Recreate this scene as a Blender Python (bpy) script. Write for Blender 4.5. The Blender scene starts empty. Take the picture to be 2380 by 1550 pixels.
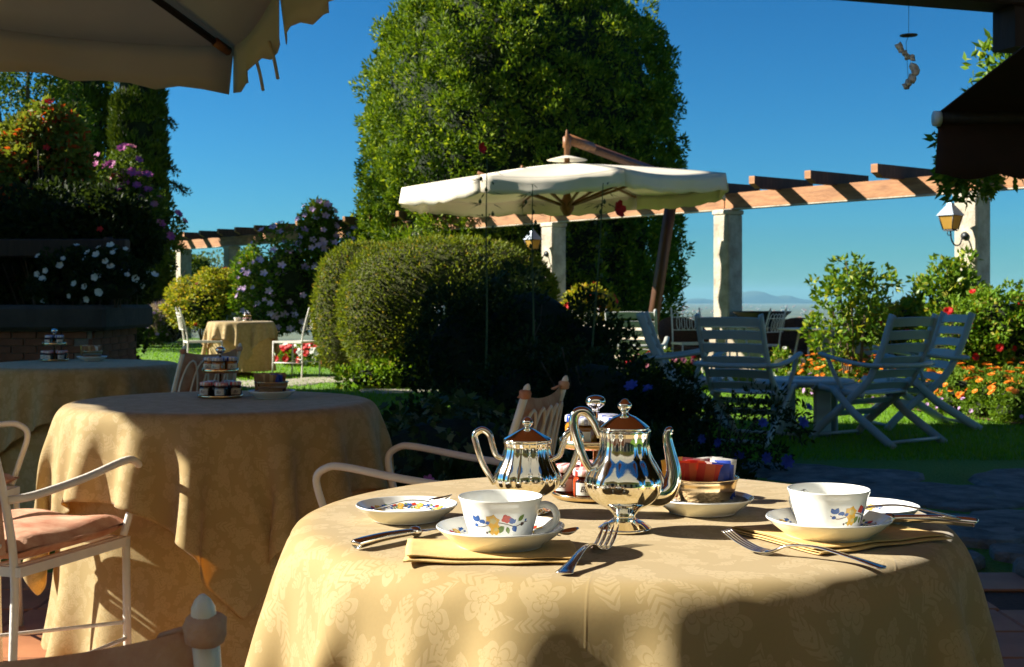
import bpy, math, random
import numpy as np
from mathutils import Vector, Matrix
R_ = math.radians
SC = bpy.context.scene
COL = SC.collection
# ------------------------------------------------------------------ camera, world, sun, exposure
F, CX, HY, H = 3000.0, 1190.0, 693.0, 1.05      # focal length and principal lines in 2380-px picture units
cam_d = bpy.data.cameras.new('camera'); cam = bpy.data.objects.new('camera', cam_d); COL.objects.link(cam)
cam.location = (0, 0, H); cam.rotation_euler = (R_(90), 0, 0)
cam_d.sensor_width = 36; cam_d.lens = 36 * F / 2380; cam_d.shift_y = -(775 - HY) / 2380
cam_d.clip_start = 0.05; cam_d.clip_end = 90000
cam_d.dof.use_dof = True; cam_d.dof.focus_distance = 1.65; cam_d.dof.aperture_fstop = 22
SC.camera = cam
SUN_E, SUN_A = 29.0, 7.0                        # elevation; azimuth turned from -X towards +Y
w = bpy.data.worlds.new('World'); SC.world = w; w.use_nodes = True
nt = w.node_tree; nt.nodes.clear()
sky = nt.nodes.new('ShaderNodeTexSky'); sky.sky_type = 'NISHITA'; sky.sun_disc = False
sky.sun_elevation = R_(SUN_E); sky.sun_rotation = R_(270 + SUN_A)
sky.altitude = 200; sky.air_density = 1.0; sky.dust_density = 0.15; sky.ozone_density = 4.0
hs = nt.nodes.new('ShaderNodeHueSaturation'); hs.inputs['Saturation'].default_value = 1.1; hs.inputs['Hue'].default_value = 0.485
bg = nt.nodes.new('ShaderNodeBackground'); bg.inputs['Strength'].default_value = 0.052
wo = nt.nodes.new('ShaderNodeOutputWorld')
tint = nt.nodes.new('ShaderNodeMixRGB'); tint.blend_type = 'MULTIPLY'; tint.inputs[0].default_value = 1.0; tint.inputs[2].default_value = (.125, .325, .455, 1)
gm_ = nt.nodes.new('ShaderNodeGamma'); gm_.inputs[1].default_value = 1.3
nt.links.new(sky.outputs[0], gm_.inputs[0]); nt.links.new(gm_.outputs[0], hs.inputs['Color']); nt.links.new(hs.outputs[0], tint.inputs[1]); nt.links.new(tint.outputs[0], bg.inputs[0]); nt.links.new(bg.outputs[0], wo.inputs[0])
sd = bpy.data.lights.new('sun', 'SUN'); sun = bpy.data.objects.new('sun', sd); COL.objects.link(sun)
sd.energy = 5.0; sd.angle = R_(0.53); sd.color = (1.0, 0.93, 0.80)
sv = Vector((-math.cos(R_(SUN_A)) * math.cos(R_(SUN_E)), math.sin(R_(SUN_A)) * math.cos(R_(SUN_E)), math.sin(R_(SUN_E))))
sun.rotation_euler = sv.to_track_quat('Z', 'Y').to_euler()
vs = SC.view_settings; vs.view_transform = 'Standard'; vs.look = 'None'; vs.exposure = 1.5; vs.gamma = 1.0
SC.render.engine = 'CYCLES'; cy = SC.cycles
cy.use_denoising = True; cy.max_bounces = 8; cy.diffuse_bounces = 3; cy.glossy_bounces = 4; cy.transmission_bounces = 6
cy.transparent_max_bounces = 8; cy.volume_bounces = 0; cy.sample_clamp_indirect = 6.0; cy.caustics_reflective = False; cy.caustics_refractive = False

# ------------------------------------------------------------------ helpers
def P(u, v, Y):                      # picture point at depth Y
    return Vector(((u - CX) / F * Y, Y, H + (HY - v) / F * Y))
def G(u, v, z=0.0):                  # picture point on the horizontal plane z
    return P(u, v, (H - z) * F / (v - HY))
rng = np.random.default_rng(7)
random.seed(7)

def tag(o, label=None, cat=None, group=None, kind=None):
    if label: o['label'] = label
    if cat: o['category'] = cat
    if group: o['group'] = group
    if kind: o['kind'] = kind
    return o
def thing(name, label, cat, loc=(0, 0, 0), rz=0.0, group=None):
    o = bpy.data.objects.new(name, None); o.empty_display_size = 0.1; COL.objects.link(o)
    o.location = loc; o.rotation_euler = (0, 0, rz)
    return tag(o, label, cat, group)
def link(name, me, mats, parent=None, smooth=True, loc=None, rot=None):
    o = bpy.data.objects.new(name, me); COL.objects.link(o)
    if mats is not None and not me.materials:
        for m in (mats if isinstance(mats, (list, tuple)) else [mats]): me.materials.append(m)
    if parent: o.parent = parent
    if loc is not None: o.location = loc
    if rot is not None: o.rotation_euler = rot
    return o
def kids(o): return list(o.children)
def copy_tree(o, parent=None, loc=None, rz=None, label=None, group=None, scale=None):
    c = o.copy(); COL.objects.link(c)
    if parent is not None: c.parent = parent
    if loc is not None: c.location = loc
    if rz is not None: c.rotation_euler = (0, 0, rz)
    if scale is not None: c.scale = (scale,) * 3 if isinstance(scale, (int, float)) else scale
    if label: c['label'] = label
    if group: c['group'] = group
    for k in kids(o): copy_tree(k, c)
    return c

def np_mesh(name, V, Fc, smooth=False, uv=None, mi=None):
    """V (n,3); Fc (m,k) same-size faces"""
    V = np.asarray(V, np.float32); Fc = np.asarray(Fc, np.int32)
    me = bpy.data.meshes.new(name)
    m, k = Fc.shape
    me.vertices.add(len(V)); me.vertices.foreach_set('co', V.ravel())
    me.loops.add(m * k); me.loops.foreach_set('vertex_index', Fc.ravel())
    me.polygons.add(m); me.polygons.foreach_set('loop_start', np.arange(0, m * k, k, dtype=np.int32))
    me.polygons.foreach_set('loop_total', np.full(m, k, np.int32))
    me.polygons.foreach_set('use_smooth', np.full(m, smooth, bool))
    if mi is not None: me.polygons.foreach_set('material_index', np.asarray(mi, np.int32))
    if uv is not None:
        l = me.uv_layers.new(name='UVMap'); l.data.foreach_set('uv', np.asarray(uv, np.float32)[Fc.ravel()].ravel())
    me.update(calc_edges=True); me.validate()
    return me

class MB:
    def __init__(s): s.v = []; s.f = []; s.m = []; s.sm = []
    def add(s, V, Fs, mi=0, smooth=True):
        o = len(s.v); s.v += [tuple(p) for p in V]
        for f in Fs: s.f.append([i + o for i in f]); s.m.append(mi); s.sm.append(smooth)
        return s
    def box(s, x0, x1, y0, y1, z0, z1, M=None, mi=0, bev=0.0):
        b = min(bev, (x1 - x0) * .45, (y1 - y0) * .45, (z1 - z0) * .45)
        if b <= 0:
            V = [Vector((x, y, z)) for z in (z0, z1) for y in (y0, y1) for x in (x0, x1)]
            Fs = [(0, 2, 3, 1), (4, 5, 7, 6), (0, 1, 5, 4), (2, 6, 7, 3), (0, 4, 6, 2), (1, 3, 7, 5)]
        else:                         # chamfered box: three rings of 8
            def ring(z, ix, iy):
                return [(x0 + ix + b * c1, y0 + iy + b * c2, z) for c1, c2 in ()]
            def oct8(z, i):
                X0, X1, Y0, Y1 = x0 + i, x1 - i, y0 + i, y1 - i
                return [Vector(p) for p in ((X0 + b, Y0, z), (X1 - b, Y0, z), (X1, Y0 + b, z), (X1, Y1 - b, z), (X1 - b, Y1, z), (X0 + b, Y1, z), (X0, Y1 - b, z), (X0, Y0 + b, z))]
            rs = [oct8(z0, b * .98), oct8(z0 + b, 0), oct8(z1 - b, 0), oct8(z1, b * .98)]
            V = sum(rs, []); Fs = [tuple(range(7, -1, -1)), tuple(24 + i for i in range(8))]
            for r in range(3):
                for i in range(8): j = (i + 1) % 8; Fs.append((r * 8 + i, r * 8 + j, r * 8 + 8 + j, r * 8 + 8 + i))
        if M is not None: V = [M @ p for p in V]
        return s.add(V, Fs, mi, False)
    def sweep(s, pts, rx, ry=None, n=8, up=(0, 0, 1), cap=True, mi=0, closed=False):
        pts = [Vector(p) for p in pts]; m = len(pts)
        rx = [rx] * m if isinstance(rx, (int, float)) else list(rx)
        ry = rx if ry is None else ([ry] * m if isinstance(ry, (int, float)) else list(ry))
        V = []; up0 = Vector(up); side_p = None
        for i, p in enumerate(pts):
            a = pts[(i - 1) % m] if (closed or i > 0) else p
            b = pts[(i + 1) % m] if (closed or i < m - 1) else p
            t = (b - a).normalized()
            if side_p is None:
                side = t.cross(up0)
                if side.length < .15: side = t.cross(Vector((0, 1, 0)) if abs(t.y) < .9 else Vector((1, 0, 0)))
            else: side = side_p - t * side_p.dot(t)
            side.normalize(); side_p = side; u2 = side.cross(t).normalized()
            for k in range(n):
                an = 2 * math.pi * k / n
                V.append(p + side * math.cos(an) * rx[i] + u2 * math.sin(an) * ry[i])
        Fs = []
        for i in range(m if closed else m - 1):
            for k in range(n):
                j = (k + 1) % n; i2 = (i + 1) % m
                Fs.append((i * n + k, i * n + j, i2 * n + j, i2 * n + k))
        if cap and not closed: Fs += [tuple(range(n - 1, -1, -1)), tuple((m - 1) * n + k for k in range(n))]
        return s.add(V, Fs, mi, True)
    def lathe(s, prof, n=32, fr=None, M=None, mi=0, cap=True):
        V = []
        for r, z in prof:
            for k in range(n):
                a = 2 * math.pi * k / n; q = r * (fr(a, z) if fr else 1)
                V.append(Vector((q * math.cos(a), q * math.sin(a), z)))
        Fs = []
        for i in range(len(prof) - 1):
            for k in range(n): j = (k + 1) % n; Fs.append((i * n + k, i * n + j, (i + 1) * n + j, (i + 1) * n + k))
        if cap:
            if prof[0][0] > 1e-6: Fs.append(tuple(range(n - 1, -1, -1)))
            if prof[-1][0] > 1e-6: Fs.append(tuple((len(prof) - 1) * n + k for k in range(n)))
        if M is not None: V = [M @ p for p in V]
        return s.add(V, Fs, mi, True)
    def prism(s, poly, z0, z1, M=None, mi=0):
        n = len(poly); V = [Vector((x, y, z0)) for x, y in poly] + [Vector((x, y, z1)) for x, y in poly]
        Fs = [tuple(range(n - 1, -1, -1)), tuple(range(n, 2 * n))] + [(i, (i + 1) % n, n + (i + 1) % n, n + i) for i in range(n)]
        if M is not None: V = [M @ p for p in V]
        return s.add(V, Fs, mi, False)
    def mesh(s, name='m'):
        me = bpy.data.meshes.new(name); me.from_pydata(s.v, [], s.f)
        me.polygons.foreach_set('use_smooth', s.sm); me.polygons.foreach_set('material_index', s.m); me.update()
        return me
    def build(s, name, mats, parent=None, loc=None, rot=None, bevel=0):
        o = link(name, s.mesh(name), mats, parent, loc=loc, rot=rot)
        if bevel: b = o.modifiers.new('bevel', 'BEVEL'); b.width = bevel; b.segments = 2; b.limit_method = 'ANGLE'
        return o
def smooth_path(pts, k=6):
    """Catmull-Rom through the points"""
    p = [np.array(q, float) for q in pts]; p = [2 * p[0] - p[1]] + p + [2 * p[-1] - p[-2]]; out = []
    for i in range(1, len(p) - 2):
        for j in range(k):
            t = j / k
            out.append(.5 * (2 * p[i] + (p[i + 1] - p[i - 1]) * t + (2 * p[i - 1] - 5 * p[i] + 4 * p[i + 1] - p[i + 2]) * t * t + (3 * p[i] - p[i - 1] - 3 * p[i + 1] + p[i + 2]) * t ** 3))
    out.append(p[-2]); return out

# ------------------------------------------------------------------ materials
def hexc(r, g, b): return (r, g, b, 1)
def nmat(name):
    m = bpy.data.materials.new(name); m.use_nodes = True; n = m.node_tree
    return m, n, n.nodes['Principled BSDF'], n.nodes['Material Output']
def N(n, t, **kw):
    q = n.nodes.new(t)
    for k, v in kw.items(): setattr(q, k, v)
    return q
def mixc(n, fac, a, b, blend='MIX'):
    m = N(n, 'ShaderNodeMix', data_type='RGBA', blend_type=blend)
    for sock, val in ((m.inputs[0], fac), (m.inputs[6], a), (m.inputs[7], b)):
        if hasattr(val, 'is_output'): n.links.new(val, sock)
        elif isinstance(val, (int, float)): sock.default_value = val
        else: sock.default_value = (*val[:3], 1)
    return m.outputs[2]
def math_(n, op, a, b=None, c=None):
    m = N(n, 'ShaderNodeMath', operation=op)
    for i, v in enumerate((a, b, c)):
        if v is None: continue
        if hasattr(v, 'is_output'): n.links.new(v, m.inputs[i])
        else: m.inputs[i].default_value = v
    return m.outputs[0]
def mat(name, c, rough=.6, metal=0.0, var=.18, scale=6.0, bump=0.0, bscale=None, spec=.4, coat=0.0, c2=None, trans=0.0, stretch=None, detail=5):
    m, n, b, out = nmat(name)
    tc = N(n, 'ShaderNodeTexCoord'); co = tc.outputs['Object']
    if stretch:
        mp = N(n, 'ShaderNodeMapping'); mp.inputs['Scale'].default_value = stretch; n.links.new(co, mp.inputs[0]); co = mp.outputs[0]
    nz = N(n, 'ShaderNodeTexNoise'); nz.inputs['Scale'].default_value = scale; nz.inputs['Detail'].default_value = detail; nz.inputs['Roughness'].default_value = .62
    n.links.new(co, nz.inputs['Vector'])
    mr = N(n, 'ShaderNodeMapRange'); mr.inputs[1].default_value = .32; mr.inputs[2].default_value = .68; n.links.new(nz.outputs[0], mr.inputs[0])
    a = [max(0, x * (1 - var)) for x in c]; d = c2 if c2 else [min(1, x * (1 + var)) for x in c]
    n.links.new(mixc(n, mr.outputs[0], a, d), b.inputs['Base Color'])
    b.inputs['Roughness'].default_value = rough; b.inputs['Metallic'].default_value = metal
    b.inputs['Specular IOR Level'].default_value = spec; b.inputs['Coat Weight'].default_value = coat
    if bump:
        nb = N(n, 'ShaderNodeTexNoise'); nb.inputs['Scale'].default_value = bscale or scale * 4; nb.inputs['Detail'].default_value = 6; n.links.new(co, nb.inputs['Vector'])
        bp = N(n, 'ShaderNodeBump'); bp.inputs['Strength'].default_value = bump; bp.inputs['Distance'].default_value = .02
        n.links.new(nb.outputs[0], bp.inputs['Height']); n.links.new(bp.outputs[0], b.inputs['Normal'])
    if trans:
        tr = N(n, 'ShaderNodeBsdfTranslucent'); tr.inputs[0].default_value = (*c, 1)
        mx = N(n, 'ShaderNodeMixShader'); mx.inputs[0].default_value = trans
        n.links.new(b.outputs[0], mx.inputs[1]); n.links.new(tr.outputs[0], mx.inputs[2]); n.links.new(mx.outputs[0], out.inputs[0])
    return m
def leafmat(name, c1, c2, c3=None, p3=.12, trans=.34, rough=.55, spec=.16):
    """leaf colour varies leaf by leaf (random per island) and from place to place"""
    m, n, b, out = nmat(name)
    ge = N(n, 'ShaderNodeNewGeometry'); tc = N(n, 'ShaderNodeTexCoord')
    nz = N(n, 'ShaderNodeTexNoise'); nz.inputs['Scale'].default_value = 1.3; n.links.new(tc.outputs['Object'], nz.inputs['Vector'])
    f = math_(n, 'ADD', math_(n, 'MULTIPLY', ge.outputs['Random Per Island'], .7), math_(n, 'MULTIPLY', nz.outputs[0], .4))
    cl = mixc(n, f, c1, c2)
    if c3:
        r2 = math_(n, 'FRACT', math_(n, 'MULTIPLY', ge.outputs['Random Per Island'], 37.7))
        cl = mixc(n, math_(n, 'GREATER_THAN', r2, 1 - p3), cl, c3)
    n.links.new(cl, b.inputs['Base Color']); b.inputs['Roughness'].default_value = rough; b.inputs['Specular IOR Level'].default_value = spec
    tr = N(n, 'ShaderNodeBsdfTranslucent'); n.links.new(mixc(n, 1.0, cl, (1.35, 1.25, .5), 'MULTIPLY'), tr.inputs[0])
    mx = N(n, 'ShaderNodeMixShader'); mx.inputs[0].default_value = trans
    n.links.new(b.outputs[0], mx.inputs[1]); n.links.new(tr.outputs[0], mx.inputs[2]); n.links.new(mx.outputs[0], out.inputs[0])
    return m
def damask(name, ground, figure):
    """satin weave flowers, woven a little lighter and smoother than the ground"""
    m, n, b, out = nmat(name)
    uv = N(n, 'ShaderNodeUVMap'); uv.uv_map = 'UVMap'
    wn = N(n, 'ShaderNodeTexNoise'); wn.inputs['Scale'].default_value = 22; wn.inputs['Detail'].default_value = 2; n.links.new(uv.outputs[0], wn.inputs['Vector'])
    vadd = N(n, 'ShaderNodeMixRGB'); vadd.blend_type = 'ADD'; vadd.inputs[0].default_value = .018
    n.links.new(uv.outputs[0], vadd.inputs[1]); n.links.new(wn.outputs['Color'], vadd.inputs[2])
    masks = []
    def cell(sc, off, rnd):
        mp = N(n, 'ShaderNodeMapping'); mp.inputs['Scale'].default_value = (sc, sc, sc); mp.inputs['Location'].default_value = (off * 3.1, off * 5.3, 0); n.links.new(vadd.outputs[0], mp.inputs[0])
        vo = N(n, 'ShaderNodeTexVoronoi', voronoi_dimensions='2D'); vo.inputs['Scale'].default_value = 1.0; vo.inputs['Randomness'].default_value = rnd; n.links.new(mp.outputs[0], vo.inputs['Vector'])
        sub = N(n, 'ShaderNodeVectorMath', operation='SUBTRACT'); n.links.new(mp.outputs[0], sub.inputs[0]); n.links.new(vo.outputs['Position'], sub.inputs[1])
        sx = N(n, 'ShaderNodeSeparateXYZ'); n.links.new(sub.outputs[0], sx.inputs[0]); sc_ = N(n, 'ShaderNodeSeparateColor'); n.links.new(vo.outputs['Color'], sc_.inputs[0])
        return sx.outputs[0], sx.outputs[1], vo.outputs['Distance'], sc_.outputs
    for sc, pet, r0, off, keep in ((15.0, 5.0, .40, 0.0, .30), (33.0, 4.0, .32, .7, .45)):          # blossoms
        x, y, d, rc_ = cell(sc, off, .6)
        th = math_(n, 'ADD', math_(n, 'ARCTAN2', y, x), math_(n, 'MULTIPLY', rc_[0], 6.28))
        cs = math_(n, 'ABSOLUTE', math_(n, 'COSINE', math_(n, 'MULTIPLY', th, pet / 2)))
        rad = math_(n, 'MULTIPLY', math_(n, 'ADD', .55, math_(n, 'MULTIPLY', cs, .45)), r0)
        rel = math_(n, 'DIVIDE', d, rad); inside = math_(n, 'LESS_THAN', rel, 1.0)
        line = math_(n, 'GREATER_THAN', math_(n, 'ABSOLUTE', math_(n, 'SUBTRACT', math_(n, 'FRACT', math_(n, 'MULTIPLY', rel, 2.6)), .5)), .09)
        gap = math_(n, 'GREATER_THAN', cs, .14)
        masks.append(math_(n, 'MULTIPLY', math_(n, 'MULTIPLY', inside, math_(n, 'MULTIPLY', line, gap)), math_(n, 'GREATER_THAN', rc_[1], keep)))
    for sc, hl, wd, off, keep in ((14.0, .52, .17, 1.9, .12), (20.0, .48, .15, 3.3, .25)):           # feathery leaf sprays
        x, y, d, rc_ = cell(sc, off, .7); al = math_(n, 'MULTIPLY', rc_[2], 6.28); ca, sa = math_(n, 'COSINE', al), math_(n, 'SINE', al)
        xr = math_(n, 'ADD', math_(n, 'MULTIPLY', x, ca), math_(n, 'MULTIPLY', y, sa)); yr = math_(n, 'SUBTRACT', math_(n, 'MULTIPLY', y, ca), math_(n, 'MULTIPLY', x, sa))
        yr = math_(n, 'ABSOLUTE', math_(n, 'ADD', yr, math_(n, 'MULTIPLY', math_(n, 'MULTIPLY', xr, xr), .5)))
        env = math_(n, 'MULTIPLY', math_(n, 'SUBTRACT', 1.0, math_(n, 'POWER', math_(n, 'ABSOLUTE', math_(n, 'DIVIDE', xr, hl)), 2.0)), wd)
        strp = math_(n, 'GREATER_THAN', math_(n, 'SINE', math_(n, 'SUBTRACT', math_(n, 'MULTIPLY', xr, 40.0), math_(n, 'MULTIPLY', yr, 46.0))), -.45)
        masks.append(math_(n, 'MULTIPLY', math_(n, 'MULTIPLY', math_(n, 'LESS_THAN', yr, env), strp), math_(n, 'GREATER_THAN', rc_[1], keep)))
    masks = [math_(n, 'ADD', masks[0], masks[1]), masks[2], masks[3]]
    fig = math_(n, 'MINIMUM', math_(n, 'ADD', math_(n, 'ADD', masks[0], masks[1]), masks[2]), 1.0)
    nz = N(n, 'ShaderNodeTexNoise'); nz.inputs['Scale'].default_value = 260; n.links.new(uv.outputs[0], nz.inputs['Vector'])
    cl = mixc(n, fig, ground, figure); cl = mixc(n, math_(n, 'MULTIPLY', nz.outputs[0], .16), cl, tuple(x * .55 for x in ground))
    n.links.new(cl, b.inputs['Base Color'])
    b.inputs['Sheen Weight'].default_value = .35; b.inputs['Sheen Roughness'].default_value = .4
    n.links.new(math_(n, 'SUBTRACT', .75, math_(n, 'MULTIPLY', fig, .12)), b.inputs['Roughness']); b.inputs['Specular IOR Level'].default_value = .16
    sp = N(n, 'ShaderNodeSeparateXYZ'); n.links.new(uv.outputs[0], sp.inputs[0])
    cr = [math_(n, 'SUBTRACT', 1.0, math_(n, 'MINIMUM', math_(n, 'DIVIDE', math_(n, 'PINGPONG', math_(n, 'ADD', sp.outputs[i], .04 * i), .1625), .0022), 1.0)) for i in (0, 1)]
    b0 = N(n, 'ShaderNodeBump'); b0.inputs['Strength'].default_value = .2; b0.inputs['Distance'].default_value = .0008; n.links.new(math_(n, 'MAXIMUM', cr[0], cr[1]), b0.inputs['Height'])
    bp = N(n, 'ShaderNodeBump'); bp.inputs['Strength'].default_value = .12; bp.inputs['Distance'].default_value = .001; n.links.new(b0.outputs[0], bp.inputs['Normal'])
    n.links.new(math_(n, 'ADD', fig, math_(n, 'MULTIPLY', nz.outputs[0], .6)), bp.inputs['Height']); n.links.new(bp.outputs[0], b.inputs['Normal'])
    tr = N(n, 'ShaderNodeBsdfTranslucent'); n.links.new(mixc(n, 1.0, cl, (1.0, .70, .22), 'MULTIPLY'), tr.inputs[0])
    mx = N(n, 'ShaderNodeMixShader'); mx.inputs[0].default_value = .42
    n.links.new(b.outputs[0], mx.inputs[1]); n.links.new(tr.outputs[0], mx.inputs[2]); n.links.new(mx.outputs[0], out.inputs[0])
    return m
def gingham(name, c):
    m, n, b, out = nmat(name)
    tc = N(n, 'ShaderNodeTexCoord'); sx = N(n, 'ShaderNodeSeparateXYZ'); n.links.new(tc.outputs['Object'], sx.inputs[0])
    t = []
    for i in (0, 1):
        fr = math_(n, 'FRACT', math_(n, 'MULTIPLY', sx.outputs[i], 95.0)); t.append(math_(n, 'GREATER_THAN', fr, .5))
    f = math_(n, 'MULTIPLY', math_(n, 'ADD', t[0], t[1]), .5)
    n.links.new(mixc(n, f, (.82, .82, .80), c), b.inputs['Base Color']); b.inputs['Roughness'].default_value = .3
    return m

M = {}
M['cloth'] = damask('damask_cloth', (.59, .455, .21), (.68, .55, .285))
M['linen'] = mat('napkin_linen', (.72, .50, .20), .8, var=.08, scale=60, bump=.15, bscale=400, trans=.12)
M['white_iron'] = mat('painted_iron', (.80, .76, .68), .38, var=.06, scale=14, bump=.12, bscale=90, coat=.2)
M['cushion'] = mat('rose_cushion', (.52, .20, .11), .85, var=.15, scale=14, bump=.2, bscale=300, c2=(.66, .42, .28))
M['plastic'] = mat('white_resin', (.40, .42, .385), .42, var=.05, scale=5, bump=.03)
M['silver'] = mat('silver_plate', (.90, .86, .76), .085, 1.0, var=.06, scale=5, bump=.015, bscale=14)
M['steel'] = mat('cutlery_silver', (.88, .86, .82), .14, 1.0, var=.05, scale=30)
M['china'] = mat('white_china', (.86, .87, .84), .12, var=.015, scale=5, coat=.6, spec=.5)
M['gold'] = mat('gilt_tray', (.83, .62, .36), .16, 1.0, var=.06, scale=20)
M['canvas'] = mat('cream_canvas', (.80, .74, .60), .85, var=.06, scale=3, bump=.1, bscale=300, trans=.22)
M['canvas_s'] = mat('sand_canvas', (.74, .62, .46), .85, var=.08, scale=2.2, bump=.1, bscale=300, trans=.5)
M['brown_canvas'] = mat('brown_canvas', (.055, .022, .012), .9, var=.15, scale=3, bump=.1, bscale=200)
M['teak'] = mat('teak', (.20, .085, .028), .5, var=.35, scale=5, stretch=(8, 8, 1), bump=.15)
M['mast'] = mat('dark_teak', (.07, .028, .012), .5, var=.3, scale=5, stretch=(8, 8, 1))  # teak darkened to paint in the shade on mast and arm
M['rafter'] = mat('stained_rafter', (.075, .040, .026), .75, var=.35, scale=3, bump=.25, bscale=12, stretch=(1, 6, 1))  # weathered brown, darkened further for the shade on the rafter sides
M['beam'] = mat('larch_beam', (.30, .13, .048), .7, var=.3, scale=3, bump=.25, bscale=12, c2=(.42, .20, .08), stretch=(1, 1, 6))
M['dark_wood'] = mat('dark_oak', (.035, .022, .014), .7, var=.3, scale=4, stretch=(6, 6, 1), bump=.15)
M['stone'] = mat('limestone', (.42, .36, .27), .9, var=.25, scale=5, bump=.6, bscale=26, c2=(.58, .52, .41))
M['plaster'] = mat('old_plaster', (.40, .33, .24), .95, var=.35, scale=1.6, bump=.5, bscale=18, c2=(.58, .49, .37))
M['slab'] = mat('grey_slab', (.06, .052, .042), .9, var=.25, scale=4, bump=.4)
M['brick'] = mat('brick', (.20, .075, .04), .9, var=.3, scale=5, bump=.4, c2=(.30, .13, .07))
M['mortar'] = mat('mortar', (.22, .20, .17), .95, var=.15, scale=12, bump=.4)
M['tile'] = mat('terracotta_tile', (.40, .155, .06), .55, var=.2, scale=3, bump=.1, c2=(.50, .21, .09))
M['grout'] = mat('grout', (.10, .065, .045), .95, var=.2, scale=12, bump=.3)
M['terracotta'] = mat('terracotta', (.36, .14, .065), .85, var=.2, scale=5, bump=.2)
M['iron'] = mat('lantern_iron', (.05, .055, .06), .45, .6, var=.2, scale=10, bump=.1)
M['lead'] = mat('lantern_roof', (.28, .33, .38), .45, .3, var=.15, scale=12, bump=.1)
M['soil'] = mat('soil', (.10, .045, .022), .95, var=.35, scale=5, bump=.8, bscale=20)
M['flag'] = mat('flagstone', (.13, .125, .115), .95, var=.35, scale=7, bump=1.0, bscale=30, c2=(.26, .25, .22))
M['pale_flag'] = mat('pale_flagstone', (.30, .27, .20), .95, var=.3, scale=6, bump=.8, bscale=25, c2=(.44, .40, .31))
M['wicker'] = mat('wicker', (.10, .045, .022), .6, var=.35, scale=40, bump=.6, bscale=90)
M['black_pot'] = mat('black_bowl', (.025, .018, .016), .5, var=.2, scale=8, bump=.1)
M['bark'] = mat('bark', (.10, .07, .045), .95, var=.35, scale=8, bump=.8, bscale=20, stretch=(3, 3, .6))
M['stem'] = mat('green_stem', (.06, .09, .025), .7, var=.25, scale=10)
M['wall_o'] = mat('ochre_render', (.42, .27, .12), .95, var=.15, scale=1.2, bump=.3)
M['wall_p'] = mat('pale_render', (.74, .68, .56), .95, var=.12, scale=1.2, bump=.3)
M['awn'] = mat('brick_canvas', (.38, .17, .09), .85, var=.1, scale=2, trans=.35)
M['ceil'] = mat('dark_timber_ceiling', (.05, .028, .015), .8, var=.3, scale=3)
M['roof'] = mat('roof_tile', (.30, .12, .06), .9, var=.3, scale=4, bump=.3)
M['shutter'] = mat('green_shutter', (.03, .07, .04), .6, var=.1)
M['pane'] = mat('window_pane', (.03, .035, .04), .08, var=.1, spec=.6)
M['paper'] = mat('white_paper', (.78, .76, .70), .7, var=.04, scale=30, trans=.15)
M['ink'] = mat('dark_ink', (.05, .035, .03), .6)
M['doily'] = mat('lace_doily', (.80, .74, .66), .8, var=.1, scale=60, bump=.5, bscale=160, trans=.15)
M['white_fl'] = mat('white_petals', (.80, .80, .72), .7, var=.06, trans=.25)
M['red_fl'] = mat('red_petals', (.62, .015, .012), .6, var=.2, trans=.25)
M['pink_fl'] = mat('pink_petals', (.62, .22, .28), .6, var=.2, trans=.25)
M['rose_fl'] = mat('magenta_petals', (.52, .12, .36), .6, var=.2, trans=.25)
M['lilac_fl'] = mat('lilac_petals', (.66, .40, .70), .6, var=.2, trans=.3)
M['blue_fl'] = mat('blue_petals', (.10, .11, .46), .6, var=.2, trans=.25)
M['orange_fl'] = mat('orange_petals', (.85, .20, .012), .6, var=.25, trans=.2, c2=(.95, .36, .02))
M['shell'] = mat('seashell', (.72, .64, .52), .5, var=.25, scale=40)
M['white_box'] = mat('lamp_housing', (.78, .76, .70), .5, var=.04)
M['amber_glass'] = mat('amber_glass', (.55, .33, .07), .15, var=.1, trans=.4)
L = {}
L['laurel'] = leafmat('laurel_leaves', (.032, .075, .007), (.15, .235, .016), (.30, .38, .032), .14)
L['box'] = leafmat('boxwood_leaves', (.050, .082, .010), (.15, .195, .022), (.22, .17, .04), .06)
L['boxs'] = leafmat('boxwood_shoots', (.085, .12, .012), (.23, .28, .032), (.30, .24, .05), .08)
L['cypress'] = leafmat('cypress_sprays', (.035, .060, .010), (.11, .15, .020), None, trans=.12)
L['shrub'] = leafmat('shrub_leaves', (.035, .075, .010), (.12, .18, .024), None)
L['bright'] = leafmat('fresh_leaves', (.08, .18, .012), (.20, .32, .024), (.32, .30, .05), .1)
L['yellow'] = leafmat('yellow_green_leaves', (.16, .22, .018), (.36, .36, .04), (.50, .36, .06), .15)
L['redleaf'] = leafmat('turning_leaves', (.09, .15, .02), (.22, .25, .05), (.44, .08, .02), .13)
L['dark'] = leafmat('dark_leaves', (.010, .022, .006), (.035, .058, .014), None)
L['ivy'] = leafmat('ivy_leaves', (.025, .050, .014), (.075, .10, .03), (.20, .20, .10), .22)
L['camellia'] = leafmat('camellia_leaves', (.05, .12, .012), (.16, .27, .022), (.34, .38, .05), .16, rough=.35)
L['grass'] = leafmat('grass_blades', (.10, .24, .010), (.20, .38, .018), None, trans=.4)
L['far'] = leafmat('far_leaves', (.05, .09, .03), (.11, .15, .05), None)
L['marigold'] = leafmat('marigold_leaves', (.07, .15, .012), (.17, .27, .03), None)
# ================================================================== THE SETTING
def sheet(name, poly, z, m, kind='structure'):
    me = bpy.data.meshes.new(name); me.from_pydata([(x, y, z) for x, y in poly], [], [list(range(len(poly)))]); me.update()
    return tag(link(name, me, m), kind=kind)
PT = Vector((-.6112, .7915, 0)); PNv = Vector((-.7915, -.6112, 0)); P0 = Vector((5.6, 15.7, 0))
PRZ = math.atan2(PT.y, PT.x)
def pg(s, off=0.0, z=0.0): q = P0 + PT * s + PNv * off; return Vector((q.x, q.y, z))
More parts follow.
